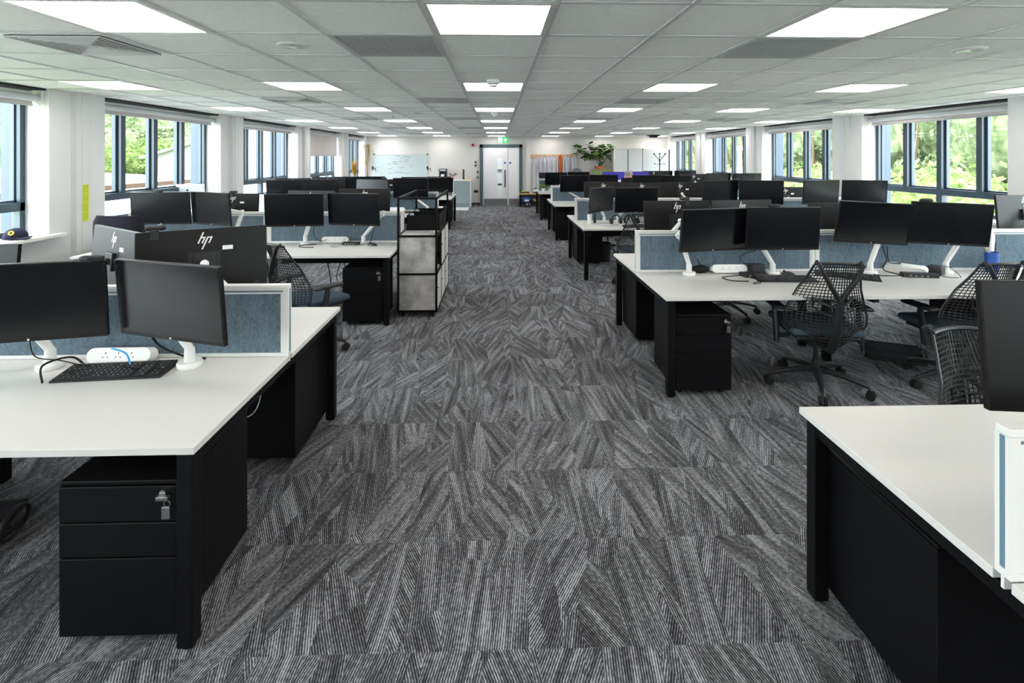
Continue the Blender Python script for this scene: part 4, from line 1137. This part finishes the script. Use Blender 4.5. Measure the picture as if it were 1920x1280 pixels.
for i in range(16):
    a = rq.uniform(0, 6.28); l = rq.uniform(.08, .2)
    m.tube([(0, 0, .09), (l * .5 * math.cos(a), l * .5 * math.sin(a) * .6, .15), (l * math.cos(a), l * .6 * math.sin(a), .14 + rq.uniform(.02, .10))], [.004, .008, .002], 5)
m.build('foliage', mat('dull plum leaf', (.10, .08, .08), .7), t)
t = thing('upright_gadget', 'slim black upright gadget on the worktop end', 'gadget', (-1.14, 17.2, WZ))
m = MB(); m.box(-.03, .03, -.02, .02, .01, .34, .005); m.build('column', BLACKP, t)
m = MB(); m.box(-.06, .06, -.05, .05, 0, .012, .004); m.build('foot', BLACKP, t)
m = MB(); m.box(-.09, .09, -.06, .06, 0, .035, .01); simple('food_tray', 'small brown tray on the worktop corner', 'tray', m, WOOD, (-.99, 17.15, WZ), 6)
def clampstand(x, lab):
    t = thing('clamp_stand', lab, 'stand', (x, 17.25, WZ))
    m = MB(); m.cyl((0, 0, 0), (0, 0, .34), .008, n=8); m.box(-.05, .05, -.04, .04, 0, .012); m.build('rod', SILVER, t)
    m = MB(); m.ball((0, 0, .40), .045, 2, (.8, .8, 1.1)); m.box(-.02, .02, -.02, .02, .31, .37); m.tube([(.02, 0, .36), (.10, 0, .37), (.105, 0, .28)], .014, 6); m.build('head', BLACKP, t, True)
clampstand(-4.20, 'black headed stand at the left whiteboard edge'); clampstand(-2.36, 'black headed stand at the right whiteboard edge')
# plants in left corner
t = thing('dry_palm', 'tall dried drooping palm in the back left corner', 'plant', (-4.24, 17.02 - .35, 0))
m = MB(); m.lathe([(0, 0), (.12, 0), (.15, .28), (.14, .28), (0, .25)], 18); m.build('pot', WPLA, t, True)
m = MB(); m.tube([(0, 0, .25), (.02, 0, .9), (-.01, .0, 1.5), (.02, 0, 2.05)], .015, 6); m.build('stem', BARK, t, True)
m = MB()
for i in range(22):
    a = rq.uniform(0, 6.28); z0 = rq.choice((2.0, 2.02, 1.95, 1.6)); l = rq.uniform(.08, .2); dr = rq.uniform(.3, .95)
    m.tube([(0, 0, z0), (l * .7 * math.cos(a), l * .5 * math.sin(a), z0 + .06), (l * math.cos(a), l * .7 * math.sin(a), z0 - dr * .4), (l * .8 * math.cos(a), l * .6 * math.sin(a), z0 - dr)], [.004, .012, .010, .002], 4, .3)
m.build('foliage', DRY, t)
t = thing('dracaena', 'yellow and red leaved plant at the last left window', 'plant', (-4.55, 16.35, SILL))
m = MB(); m.lathe([(0, 0), (.06, 0), (.08, .12), (.075, .12), (0, .11)], 16); m.build('pot', TERRA, t, True)
m = MB()
for i in range(60):
    a = rq.uniform(0, 6.28); l = rq.uniform(.08, .22); h = rq.uniform(.15, .62)
    m.tube([(0, 0, .11), (l * .4 * math.cos(a), l * .5 * math.sin(a), .11 + h * .7), (l * math.cos(a) * .55, l * math.sin(a), .11 + h)], [.006, .018, .003], 4, .25)
m.build('foliage', AUTUMN, t)
# coat rack
t = thing('coat_rack', 'oak board with coat hooks on the back wall', 'coat rack', ((wx(995) + wx(1080)) / 2, YW, wz(293)))
hwid = (wx(1080) - wx(995)) / 2
m = MB(); m.box(-hwid, hwid, -.022, 0, -.07, .07, .003); m.build('board', WOOD, t)
HK = [1006.6, 1017, 1024.7, 1033, 1041.7, 1050, 1059, 1068.5, 1076.7]
for px in [998] + HK:
    x = wx(px) - t.location.x
    m = MB(); m.box(x - .012, x + .012, -.026, -.022, -.03, .04); m.tube([(x, -.024, .03), (x, -.06, .045), (x, -.065, .065)], .006, 6); m.tube([(x, -.024, -.01), (x, -.05, -.015), (x, -.055, .005)], .006, 6); m.build('hook', SILVER, t)
def coat(px, ln, m_, lab, w=.15, seed=0, z0=None):
    rc = random.Random(seed)
    x0 = wx(px); z1 = wz(291.5)
    t = thing('lab_coat' if m_ is COATW else 'safety_vest', lab, 'coat', (x0, YW - .066, z1), 0, 'coats on the wall hooks')
    m = MB(); rings = []
    fold = [rc.uniform(0, 6.28) for _ in range(4)]
    for v in np.linspace(0, 1, 18):
        ww = float(np.interp(v, [0, .05, .15, .5, 1], [.018, .03, w * .48, w * .82, w * 1.0])); dd = float(np.interp(v, [0, .1, 1], [.02, .038, .056]))
        ring = []
        for a in np.linspace(0, 2 * PI, 41)[:-1]:
            k_ = 1 + (.42 * math.sin(4 * a + fold[0] + v * 1.2) + .34 * math.sin(7 * a + fold[1] - v)) * min(1, v * 3)
            ring.append((ww * math.cos(a) + .015 * math.sin(v * 4 + fold[2]), dd * k_ * math.sin(a), -v * ln + .02 * math.sin(3 * a + fold[3]) * v))
        rings.append(ring)
    m.loft(rings); m.tube([(-.01, .0, -.01), (-.008, .0, .02), (0, .012, .026), (.008, .0, .02), (.01, .0, -.01)], .004, 5); m.build('body', m_, t, True)
    for s in (-1, 1):
        m = MB(); m.tube([(s * .06, -.01, -.06), (s * w * .6, -.045, -.20), (s * w * .72, -.058, -.42), (s * w * .62, -.055, -.66)], [.022, .038, .036, .030], 10, .7); m.build('sleeve', m_, t, True)
    m = MB(); m.tube([(-.05, -.02, -.05), (-.02, -.045, .0), (.02, -.045, .0), (.05, -.02, -.05), (.02, -.05, -.13)], .014, 6); m.build('collar', m_, t, True)
cl = ['long white coat on the first hook, hanging lowest and nearest the door', 'white coat second along the oak hooks', 'white coat third along the oak hooks', 'white coat fourth along the oak hooks', 'white coat just left of the orange vest', 'orange vest hanging among the white coats',
      'white coat just right of the orange vest', 'white coat second from the right end of the hooks', 'narrow white coat on the last hook']
for i, px in enumerate(HK):
    coat(px, 1.12 if i == 0 else (.80 if i != 5 else .72), ORANGE if i == 5 else COATW, cl[i], [.135, .10, .085, .10, .085, .045, .09, .10, .06][i], i)
# bench with shoes
t = thing('shoe_bench', 'low oak topped bench with black frame under the coats', 'bench', (1.35, 17.12, 0))
m = MB(); m.box(-.60, .60, -.17, .17, .41, .45, .003); m.build('top', WOOD, t)
for sx in (-1, 1):
    for sy in (-1, 1):
        m = MB(); m.box(sx * .575 - .02, sx * .575 + .02, sy * .15 - .02, sy * .15 + .02, 0, .41); m.build('leg', BLACK, t)
m = MB(); m.box(-.56, .56, -.15, .15, .14, .155); m.build('shelf', BLACK, t)
m = MB(); m.box(-.56, .56, .14, .155, .10, .41); m.build('rear_panel', DOORF, t)
t = thing('storage_tub', 'small blue plastic tub on the bench shelf', 'tub', (.98, 17.05, .156))
m = MB(); m.prism([(-.10, 0), (.10, 0), (.13, .15), (-.13, .15)], -.08, .08, 'y'); m.box(-.135, .135, -.09, .09, .14, .16); m.build('tub', BLUE, t)
m = MB(); m.box(-.07, .07, -.083, -.079, .03, .09); m.build('label_card', STICK, t)
def shoe(x, y, z, rz, m_, lab):
    t = thing('shoe', lab, 'shoe', (x, y, z), R(rz))
    m = MB(); m.box(-.04, .04, -.13, .13, 0, .025, .01); m.build('sole', RUBBER, t)
    m = MB(); m.tube([(0, -.10, .04), (0, -.03, .05), (0, .05, .065), (0, .10, .08)], [.03, .04, .042, .035], 10); m.build('upper', m_, t, True)
shoe(1.25, 17.08, .156, 15, WOOD, 'brown shoe on the bench shelf nearest the blue tub'); shoe(1.37, 17.08, .156, 5, SILVER, 'grey shoe on the bench shelf'); shoe(1.50, 17.08, .156, -10, WOOD, 'brown shoe on the bench shelf farthest from the door')
shoe(.93, 16.88, 0, 10, BLACKP, 'left black shoe on the floor before the bench'); shoe(1.05, 16.88, 0, 0, BLACKP, 'right black shoe on the floor before the bench')
t = thing('shoulder_bag', 'dark flat bag with yellow top lying on the bench end', 'bag', (.92, 17.1, .451))
m = MB(); m.box(-.16, .16, -.1, .1, 0, .05, .02, seg=3); m.build('bag', mat('olive black cloth', (.04, .04, .03), .8), t, True)
m = MB(); m.box(-.11, .05, -.06, .06, .05, .07, .008); m.build('flap', mat('yellow cloth', (.5, .5, .04), .8), t)
t = thing('visor', 'pale blue grey visor resting on the bench', 'visor', (1.32, 17.1, .451))
m = MB(); m.tube([(.11 * math.cos(a), .09 * math.sin(a), .03) for a in np.linspace(0, 2 * PI, 17)[:-1]], .018, 6, closed=True); m.build('band', BLACKP, t, True)
m = MB(); m.ball((0, 0, .04), .10, 2, (1, .9, .9))
for v in m.bm.verts: v.co.z = max(v.co.z, .02)
m.build('shell', mat('pale blue shell', (.45, .52, .58), .3), t, True)
for i, px in enumerate((882.5, 892)):
    m = MB(); m.prism([(-.03, 0), (.03, 0), (.03, .045), (-.03, .02)], -.02, .02, 'y'); simple('door_wedge', 'yellow wedge on the floor %s the grey cabinet' % ('touching' if i == 0 else 'a step right of'), 'door wedge', m, YELLOW, (wx(px), 17.30, 0), 0)
# tambour cupboards
def cupboard(x0, x1, split, lab):
    c = (x0 + x1) / 2; h = (x1 - x0) / 2; H = 1.945
    t = thing('tambour_cupboard', lab, 'cupboard', (c, 17.27, 0))
    m = MB()
    m.box(-h, -h + .02, -.22, .22, 0, H); m.box(h - .02, h, -.22, .22, 0, H); m.box(-h, h, -.22, .22, H - .03, H); m.box(-h, h, -.22, .22, 0, .06); m.box(-h, h, .20, .22, 0, H)
    m.build('carcass', WPLA, t)
    parts = ((-h + .02, -.01), (.01, h - .02)) if split else ((-h + .02, h - .06),)
    for a, b in parts:
        m = MB(); n = int((b - a) / .022)
        for i in range(n): q = a + (b - a) * i / n; m.box(q, q + (b - a) / n - .003, -.215, -.205, .06, H - .03, .003, seg=1)
        m.box(a, b, -.205, -.200, .06, H - .03); m.build('tambour_door', TAMB, t)
    m = MB(); m.box(-.01 if split else h - .06, .01 if split else h - .035, -.218, -.20, .06, H - .03); m.box(h - .035, h - .02, -.21, -.2, .06, H - .03); m.build('shadow_strip', DARK, t)
cupboard(3.93, 4.90, True, 'white tambour cupboard with two shutters right of the plant'); cupboard(4.93, 5.86, False, 'white tambour cupboard behind the coat stand')
t = thing('coat_stand', 'black coat stand with ball tipped hooks before the cupboards', 'coat stand', (5.33, 16.55, 0))
m = MB(); m.cyl((0, 0, 0), (0, 0, 1.62), .018, n=10); m.lathe([(0, 0), (.19, 0), (.19, .02), (.02, .05), (0, .05)], 20); m.build('pole', BLACKP, t, True)
for i in range(6):
    a = i * PI / 3 + .3; c, s = math.cos(a), math.sin(a)
    m = MB(); m.tube([(0, 0, 1.50), (.05 * c, .05 * s, 1.60), (.20 * c, .20 * s, 1.76)], .008, 6); m.ball((.205 * c, .205 * s, 1.775), .024, 1); m.build('hook', BLACKP, t, True)
    if i % 2 == 0:
        m = MB(); m.tube([(0, 0, 1.43), (.10 * c, .10 * s, 1.42), (.17 * c, .17 * s, 1.44)], .007, 6); m.ball((.175 * c, .175 * s, 1.445), .022, 1); m.build('peg', BLACKP, t, True)
# low cabinet with plant
t = thing('low_cabinet', 'low white cabinet carrying the big pot plant', 'cabinet', (3.1, 17.2, 0))
m = MB(); m.box(-.75, .75, -.25, .28, 0, 1.0, .004); m.build('carcass', WPLA, t)
for s in (-1, 1):
    m = MB(); m.box(min(0, s * .74) + .004, max(0, s * .74) - .004, -.268, -.25, .02, .985, .002); dd = m.build('door', WPLA, t)
    m = MB(); m.box(s * .04 - .006, s * .04 + .006, -.285, -.268, .45, .6, .003); m.build('handle', SILVER, dd)
m = MB(); m.box(-.76, .76, -.27, .28, 1.0, 1.025); m.build('top', WPLA, t)
m = MB(); m.box(-.30, .30, -.10, .10, 0, .235, .006); simple('storage_box', 'olive green box before the plant pot', 'box', m, OLIVE, (3.50, 16.98 + .06, 1.026), 0)
t = thing('rucksack', 'grey crumpled bag lying on the low cabinet', 'bag', (2.66, 17.15, 1.026))
m = MB(); m.ball((0, 0, .12), .14, 3, (1.5, .9, 1.05))
for v in m.bm.verts:
    v.co.z = max(v.co.z, 0); v.co += Vector((.012 * math.sin(v.co.z * 40), .012 * math.sin(v.co.x * 37), 0))
m.build('bag', GREYCL, t, True)
m = MB(); m.tube([(-.10, -.12, .18), (0, -.15, .25), (.10, -.12, .18)], .010, 6); m.build('strap', BLACKP, t, True)
t = thing('rubber_plant', 'large variegated rubber plant in a terracotta pot', 'plant', (3.49, 17.25, 1.026))
m = MB(); m.lathe([(0, 0), (.115, 0), (.155, .25), (.175, .25), (.18, .33), (.165, .33), (.15, .27), (0, .27)], 24); m.build('pot', TERRA, t, True)
m = MB(); m.lathe([(0, .26), (.15, .275), (.15, .29), (0, .30)], 18); m.build('soil', SOIL, t)
rp = random.Random(21)
br = [[(0, 0, .28), (-.05, 0, .55), (-.16, -.03, .85), (-.42, -.05, 1.12), (-.62, -.04, 1.22)], [(0, 0, .28), (.02, 0, .6), (-.05, -.05, .95), (-.22, -.1, 1.25), (-.30, -.1, 1.42)],
      [(0, 0, .28), (.04, .02, .6), (.12, .0, .9), (.22, -.06, 1.15), (.30, -.06, 1.38)], [(.02, 0, .28), (.12, 0, .48), (.25, -.03, .72), (.34, -.02, .95), (.45, -.04, 1.25)], [(0, 0, .28), (0, .03, .7), (.03, -.02, 1.0), (.05, -.08, 1.18), (.08, -.08, 1.32)],
      [(-.10, 0, .70), (-.25, -.06, .85), (-.38, -.1, .90), (-.5, -.1, .98), (-.55, -.1, 1.02)], [(.05, 0, .85), (.0, -.1, .95), (-.1, -.15, 1.05), (-.15, -.18, 1.08), (-.2, -.18, 1.10)], [(.0, 0, .6), (-.08, -.08, .72), (-.2, -.12, .78), (-.28, -.12, .82), (-.33, -.13, .82)]]
br = [[((x * 1.35 if x < 0 else x * .85), y, .28 + (z - .28) * .70) for x, y, z in b_] for b_ in br]
m = MB()
for b_ in br: m.tube(b_, [.016, .014, .011, .009, .006], 6)
m.build('stem', BARK, t, True)
m = MB()
for b_ in br:
    for i in range(17):
        k_ = 1 + 3 * (i / 16) * .999 if i else 1.4
        k_ = min(3.999, 1.2 + 2.8 * rp.random() ** .7); i0 = int(k_); fr_ = k_ - i0
        p = Vector(b_[i0]).lerp(Vector(b_[min(i0 + 1, 4)]), fr_)
        a = rp.uniform(0, 2 * PI); el_ = rp.uniform(-.6, .7); L_ = rp.uniform(.15, .25); W_ = L_ * .40
        d = Vector((math.cos(a) * math.cos(el_), math.sin(a) * math.cos(el_) * .8, math.sin(el_))).normalized()
        sd = d.cross(Vector((rp.uniform(-.3, .3), rp.uniform(-.3, .3), 1))).normalized(); up = sd.cross(d)
        c_ = [p + d * .03]; lft, rgt = [], []
        for tt, ww in ((.2, .55), (.45, 1), (.75, .75), (1, 0)):
            q = p + d * (.03 + L_ * tt) - up * (.018 * tt * tt); lft.append(q + sd * W_ * ww + up * .012); rgt.append(q - sd * W_ * ww + up * .012); c_.append(q)
        vs_c = [m.bm.verts.new(q) for q in c_]; vl = [m.bm.verts.new(q) for q in lft[:3]]; vr = [m.bm.verts.new(q) for q in rgt[:3]]
        for V in (vl, vr):
            m.bm.faces.new((vs_c[0], V[0], vs_c[1]))
            for j in range(2): m.bm.faces.new((vs_c[j + 1], V[j], V[j + 1], vs_c[j + 2]))
            m.bm.faces.new((vs_c[3], V[2], vs_c[4]))
m.build('foliage', PLEAF, t)
# small potted plants on farthest right desk
def spider(x, y, lab, pm, s=1.0, seed=1):
    t = thing('potted_plant', lab, 'plant', (x, y, DZ)); rq = random.Random(seed)
    m = MB(); m.lathe([(0, 0), (.045 * s, 0), (.06 * s, .10 * s), (.055 * s, .10 * s), (0, .09 * s)], 16); m.build('pot', pm, t, True)
    m = MB()
    for i in range(26):
        a = rq.uniform(0, 6.28); l = rq.uniform(.10, .22) * s
        m.tube([(0, 0, .09 * s), (l * .5 * math.cos(a), l * .5 * math.sin(a), .20 * s), (l * math.cos(a), l * math.sin(a), rq.uniform(.08, .17) * s)], [.004, .010, .002], 4, .3)
    m.build('foliage', SPIDER, t)
spider(1.27, 13.95, 'spider plant in a white pot on the farthest right desks', WPLA, 1.0, 3); spider(1.50, 13.85, 'smaller green plant beside the white spider plant pot', mat('speckled pot', (.25, .23, .22), .7), .8, 4)

# ------------------------------------------------------------------ seated person
t = thing('person', 'seated person with grey hair looking down behind the fourth right monitors', 'person', (3.16, 12.22, 0), PI)
mbd = bpy.data.metaballs.new('b'); mbd.resolution = .022; mbd.threshold = .12
mo = bpy.data.objects.new('b', mbd); COL.objects.link(mo)
def ml(p, r, s=(1, 1, 1)):
    e = mbd.elements.new(type='ELLIPSOID'); e.co = p; e.radius = r * 1.32; e.size_x, e.size_y, e.size_z = s; e.stiffness = 2
def mlimb(a, b, ra, rb, n=7):
    a, b = Vector(a), Vector(b)
    for i in range(n): k_ = i / (n - 1); ml(a.lerp(b, k_), ra + (rb - ra) * k_)
# local: faces +Y
mlimb((0, -.02, .52), (0, .0, .78), .135, .125, 4); mlimb((-.09, .0, .55), (.09, 0, .55), .11, .11, 3); mlimb((-.13, .02, .94), (.13, .02, .94), .085, .085, 5); mlimb((0, .0, .78), (0, .02, .94), .13, .12, 4)
mlimb((0, .03, 1.0), (0, .06, 1.125), .055, .052, 3)
hc = Vector((0, .095, 1.24))
ml(hc, .088, (.86, 1.0, 1.12)); ml(hc + Vector((0, .03, -.05)), .066, (.9, 1, 1)); ml(hc + Vector((0, .088, -.02)), .016, (.8, 1, 1.4)); ml(hc + Vector((0, .08, -.065)), .018, (1.6, .7, .5))
for s in (-1, 1):
    ml(hc + Vector((s * .080, -.005, -.01)), .020, (.5, .9, 1.5))
    mlimb((s * .19, .02, .93), (s * .24, .10, .74), .052, .044, 5); mlimb((s * .24, .10, .74), (s * .15, .34, .735), .042, .030, 6); ml((s * .14, .39, .735), .034, (1, 1.3, .5))
    for q in range(4): mlimb((s * .14 + (q - 1.5) * .019, .415, .737), (s * .14 + (q - 1.5) * .020, .46 + .008 * (1.5 - abs(q - 1.5)), .727), .009, .008, 4)
    mlimb((s * .14 - s * .030, .38, .735), (s * .14 - s * .055, .42, .728), .011, .009, 4)
    mlimb((s * .10, .02, .52), (s * .12, .42, .50), .085, .062, 7); mlimb((s * .12, .42, .50), (s * .12, .38, .12), .058, .042, 7); ml((s * .12, .44, .06), .045, (.8, 1.8, .8)); ml((s * .12, .38, .06), .045)
bpy.context.view_layer.update(); dg = bpy.context.evaluated_depsgraph_get()
me = bpy.data.meshes.new_from_object(mo.evaluated_get(dg)); bpy.data.objects.remove(mo)
me.materials.clear(); me.materials.append(SKIN)
for p in me.polygons: p.use_smooth = True
body = bpy.data.objects.new('body', me); COL.objects.link(body); body.parent = t
m = MB(); m.ball(hc + Vector((0, -.012, .018)), .108, 3, (.87, 1.02, 1.04))
for v in list(m.bm.verts):
    q = v.co - hc
    if q.z < -.03 - .2 * (-q.y - .02) * 0 and q.y > -.02: v.co = hc + q * .80
    if q.y > .062 and q.z < .012: v.co = hc + q * .80
m.build('hair', HAIR, t, True)
def shell(name, m_, keep, off):
    """clothing: the part of the body inside the test, pushed outwards"""
    bm = bmesh.new(); bm.from_mesh(me); bm.normal_update()
    bmesh.ops.delete(bm, geom=[v for v in bm.verts if not keep(v.co)], context='VERTS')
    for v in bm.verts: v.co += v.normal * off
    q = MB(); q.bm.free(); q.bm = bm; return q.build(name, m_, t, True)
shell('shirt', SHIRT, lambda c: c.z > .55 and c.z < 1.02 and c.y < .30, .010)
shell('trousers', TROUS, lambda c: (c.z <= .60 and c.z > .10) and not (c.z > .585), .010)
for s in (-1, 1):
    m = MB()
    m.ball(hc + Vector((s * .034, .078, -.002)), .011, 2, (1.3, .6, .8)); m.build('eye', mat('eye', (.05, .04, .04), .2), t, True)
t = thing('office_chair', 'dark chair under the seated person', 'chair', (3.16, 12.24, 0), PI)
m = MB(); m.box(-.24, .24, -.22, .24, .36, .415, .02); m.build('seat', CHFAB, t)
m = MB(); m.box(-.2, .2, -.27, -.22, .45, .98, .02); m.box(-.03, .03, -.26, -.2, .36, .5); m.build('backrest', CHFAB, t)
m = MB(); m.cyl((0, 0, .08), (0, 0, .36), .03); m.build('column', BLACKP, t)
for q in range(5):
    a = q * 2 * PI / 5; c, s = math.cos(a), math.sin(a)
    m = MB(); m.tube([(0, 0, .11), (.3 * c, .3 * s, .06)], [.025, .015], 8); lg = m.build('leg', BLACKP, t)
    m = MB(); m.cyl((.3 * c - s * .02, .3 * s + c * .02, .028), (.3 * c + s * .02, .3 * s - c * .02, .028), .028, n=12); m.build('caster', RUBBER, lg)

# ------------------------------------------------------------------ outside
def foliage(name, blobs, per, size, m_, label, seed, cat='trees'):
    rg = np.random.default_rng(seed); V = []; F = []
    base = MB()
    n0 = 0
    allv, allf = [], []
    for (cx_, cy_, cz_, rx_, ry_, rz_) in blobs:
        d = rg.normal(size=(per, 3)); d /= np.linalg.norm(d, axis=1)[:, None]
        r = rg.uniform(.80, 1.10, size=(per, 1)) * (1 + .16 * np.sin(d[:, :1] * 5 + cx_) * np.sin(d[:, 2:] * 6 + cy_))
        p = d * r * np.array([rx_, ry_, rz_]) + np.array([cx_, cy_, cz_])
        nrm = d + rg.normal(size=(per, 3)) * .55; nrm /= np.linalg.norm(nrm, axis=1)[:, None]
        a = np.cross(nrm, rg.normal(size=(per, 3))); a /= np.linalg.norm(a, axis=1)[:, None]; b = np.cross(nrm, a)
        s = size * rg.uniform(.5, 1.2, size=(per, 1))
        q = np.stack([p - a * s, p + b * s * .55, p + a * s, p - b * s * .55], 1)
        allv.append(q.reshape(-1, 3)); k_ = np.arange(per * 4).reshape(-1, 4) + n0; allf.append(k_); n0 += per * 4
    bmv = bmesh.new()
    for (cx_, cy_, cz_, rx_, ry_, rz_) in blobs:
        q = bmesh.ops.create_icosphere(bmv, subdivisions=3, radius=1)
        for v in q['verts']:
            d = v.co.copy(); k_ = .86 * (1 + .12 * math.sin(d.x * 5 + cx_) * math.sin(d.z * 6 + cy_))
            v.co = Vector((d.x * rx_ * k_ + cx_, d.y * ry_ * k_ + cy_, d.z * rz_ * k_ + cz_))
    bmv.verts.index_update()
    allv.append(np.array([v.co[:] for v in bmv.verts]))
    fs = [tuple(i for i in row) for row in np.concatenate(allf).tolist()] + [tuple(v.index + n0 for v in f_.verts) for f_ in bmv.faces]
    bmv.free()
    me = bpy.data.meshes.new(name); me.from_pydata(np.concatenate(allv).tolist(), [], fs); me.materials.append(m_)
    o = bpy.data.objects.new(name, me); COL.objects.link(o)
    return tag(o, label, cat, kind='stuff')
rt = random.Random(9)
GZ = -3.3
near = []
for i in range(26):
    y = 3 + i * 1.75; x = 11.5 + .08 * i + rt.uniform(-.8, 1.2); h = rt.uniform(1.9, 2.5)
    near.append((x, y, -.9 + rt.uniform(-.3, .2), 1.7, 1.8, h))
foliage('hedge', near, 2200, .12, LEAFR, 'light green bushes right outside the right hand windows', 1, 'bushes')
far = []
for i in range(22):
    y = 3 + i * 3.2; x = 17.5 + .12 * i + rt.uniform(-1, 3)
    far.append((x, y, 2.0 + rt.uniform(-.8, .8), 2.6, 2.6, 3.4)); far.append((x + rt.uniform(-1, 1), y + 1.2, -.8, 2.6, 2.6, 2.8))
    far.append((x + 3, y + rt.uniform(-1, 1), 3.2 + rt.uniform(-.6, 2.2), 2.2, 2.4, 2.8))
foliage('woodland', far, 1300, .17, LEAFB, 'taller hazy trees behind the bushes on the right', 2)
m = MB()
for i in range(16):
    y = 4 + i * 3.6 + rt.uniform(-1, 1); x = 15.6 + .12 * i
    m.tube([(x, y, GZ), (x + .1, y, .5), (x - .2, y + .4, 2.4), (x - .5, y + 1.0, 4.4)], [.16, .12, .09, .04], 6); m.tube([(x, y, 1.2), (x - .4, y - .6, 2.3), (x - .9, y - 1.3, 3.4)], [.07, .05, .02], 5)
tag(m.build('tree_trunks', BARK), 'bare dark branches among the right hand trees', 'branches', kind='stuff')
left = []
for i in range(24):
    y = 14 + i * 2.8; x = -36 - rt.uniform(0, 5) + .25 * i
    left.append((x, y, 1.6 + rt.uniform(-1.0, 1.2), 2.6, 2.8, 3.0)); left.append((x - 4, y + 1, 5.0 + rt.uniform(-1.2, 1.2), 3.2, 3.2, 3.2))
foliage('woodland', left, 1200, .20, LEAFB, 'green trees beyond the pale roofs on the left', 4)
left2 = [(-31.5 + rt.uniform(-1, 1) + .2 * i, 15 + i * 2.3, 1.0 + rt.uniform(-.4, .6), 1.8, 1.8, 1.7) for i in range(20)]
foliage('hedge', left2, 1400, .15, mat_leaf('outside mid foliage', [(.30, (.03, .05, .012)), (.48, (.07, .10, .03)), (.62, (.11, .14, .055)), (.75, (.16, .18, .09))], 2.4), 'lighter bushes in front of the left hand trees', 5, 'bushes')
m = MB(); m.box(6.8, 60, -20, 90, GZ - .2, GZ); m.box(-70, -5.4, -20, 90, GZ - .2, GZ); m.box(-5.4, 6.8, 18.2, 90, GZ - .2, GZ)
struct(m.build('ground_outside', GRASS))
m = MB(); m.box(6.7, 9.8, -20, 40, GZ, GZ + .05); m.box(-7.1, -5.3, -20, 40, GZ, GZ + .05); struct(m.build('bounce_strip_outside', mat('pale bounce strip', (.60, .59, .56), .9)))  # unseen pale strips added outside to bounce daylight up to the ceiling
def roof(lab, x0, x1, y0, y1, z0, z1, wall=True):
    t = thing('outbuilding', lab, 'building', ((x0 + x1) / 2, (y0 + y1) / 2, GZ)); c = t.location
    m = MB(); a, b_ = x0 - c.x, x1 - c.x; p, q = y0 - c.y, y1 - c.y
    m.prism([(a, z0 - GZ), (b_, z1 - GZ), (b_, z1 - GZ - .12), (a, z0 - GZ - .12)], p, q, 'y'); rf = m.build('roof', ROOFW, t)
    m = MB(); m.prism([(a + .2, 0), (b_ - .2, 0), (b_ - .2, z1 - GZ - .13), (a + .2, z0 - GZ - .13)], p + .1, q - .1, 'y'); m.build('wall', BRICK, t)
    m = MB(); m.box(b_ - .02, b_ + .14, p, q, z1 - GZ - .14, z1 - GZ + .0); m.build('gutter', mat('dull gutter', (.03, .03, .026), .8, spec=.1), t)
    m = MB(); m.box(a - .1, a + .2, p, q, z0 - GZ - .02, z0 - GZ + .12); m.build('ridge_capping', mat('rusty capping', (.040, .023, .015), .8, spec=.1), t)
roof('low pale roofed building nearest the left windows', -11.5, -7.2, 5, 22, .72, .22)
roof('wide pale roof filling the middle of the left view', -28.5, -12.0, 3, 24, 1.45, .62)
t = thing('outbuilding', 'tall pale gabled building beyond the rear left windows', 'building', (-13, 48, GZ))
m = MB(); m.prism([(-11.2, 0), (11.2, 0), (11.2, 4.9), (0, 8.2), (-11.2, 4.9)], -12, 12, 'y'); m.build('wall', mat('pale outside render', (.17, .17, .168), .8, spec=.1), t)
m = MB(); m.prism([(-11.6, 4.8), (0, 8.25), (11.6, 4.8), (11.6, 4.95), (0, 8.42), (-11.6, 4.95)], -12.4, 12.2, 'y'); m.build('roof', ROOFW, t)
t = thing('lamp_column', 'pale outside camera column among the trees on the right', 'mast', (11.0, 22.8, GZ))
m = MB(); m.cyl((0, 0, 0), (0, 0, 5.3), .11, .08, 10); m.build('mast', WPLA, t, True)
m = MB(); m.ball((0, 0, 5.35), .24, 2, (1, 1, .5)); m.box(-.2, .2, -.12, .12, 4.2, 4.5, .02); m.build('camera_head', WPLA, t, True)

# ------------------------------------------------------------------ light, world, camera
wld = bpy.data.worlds.new('sky'); SC.world = wld; wld.use_nodes = True
bg = wld.node_tree.nodes['Background']; bg.inputs[0].default_value = (.90, .96, 1.0, 1); bg.inputs[1].default_value = 12.5
sl = bpy.data.lights.new('sun', 'SUN'); sl.energy = 5.0; sl.angle = R(12); sl.color = (1, .97, .9)
so = bpy.data.objects.new('sun', sl); COL.objects.link(so); so.rotation_euler = (R(28), 0, R(15))
cam = bpy.data.cameras.new('camera'); cam.sensor_width = 36; cam.lens = 953 / 1920 * 36; cam.shift_y = -347.6 / 1920
cam.clip_start = .05; cam.clip_end = 300
co = bpy.data.objects.new('camera', cam); COL.objects.link(co); co.location = (0, 0, ZC); co.rotation_euler = (PI / 2, 0, -math.atan(27.5 / 953))
SC.camera = co
SC.view_settings.view_transform = 'Standard'; SC.view_settings.look = 'None'; SC.view_settings.gamma = 1; SC.view_settings.use_curve_mapping = False
SC.view_settings.exposure = 0.92
SC.cycles.max_bounces = 8; SC.cycles.diffuse_bounces = 7; SC.cycles.glossy_bounces = 3; SC.cycles.transparent_max_bounces = 12
SC.cycles.caustics_reflective = False; SC.cycles.caustics_refractive = False
SC.cycles.sample_clamp_indirect = 6
SC.cycles.use_denoising = True
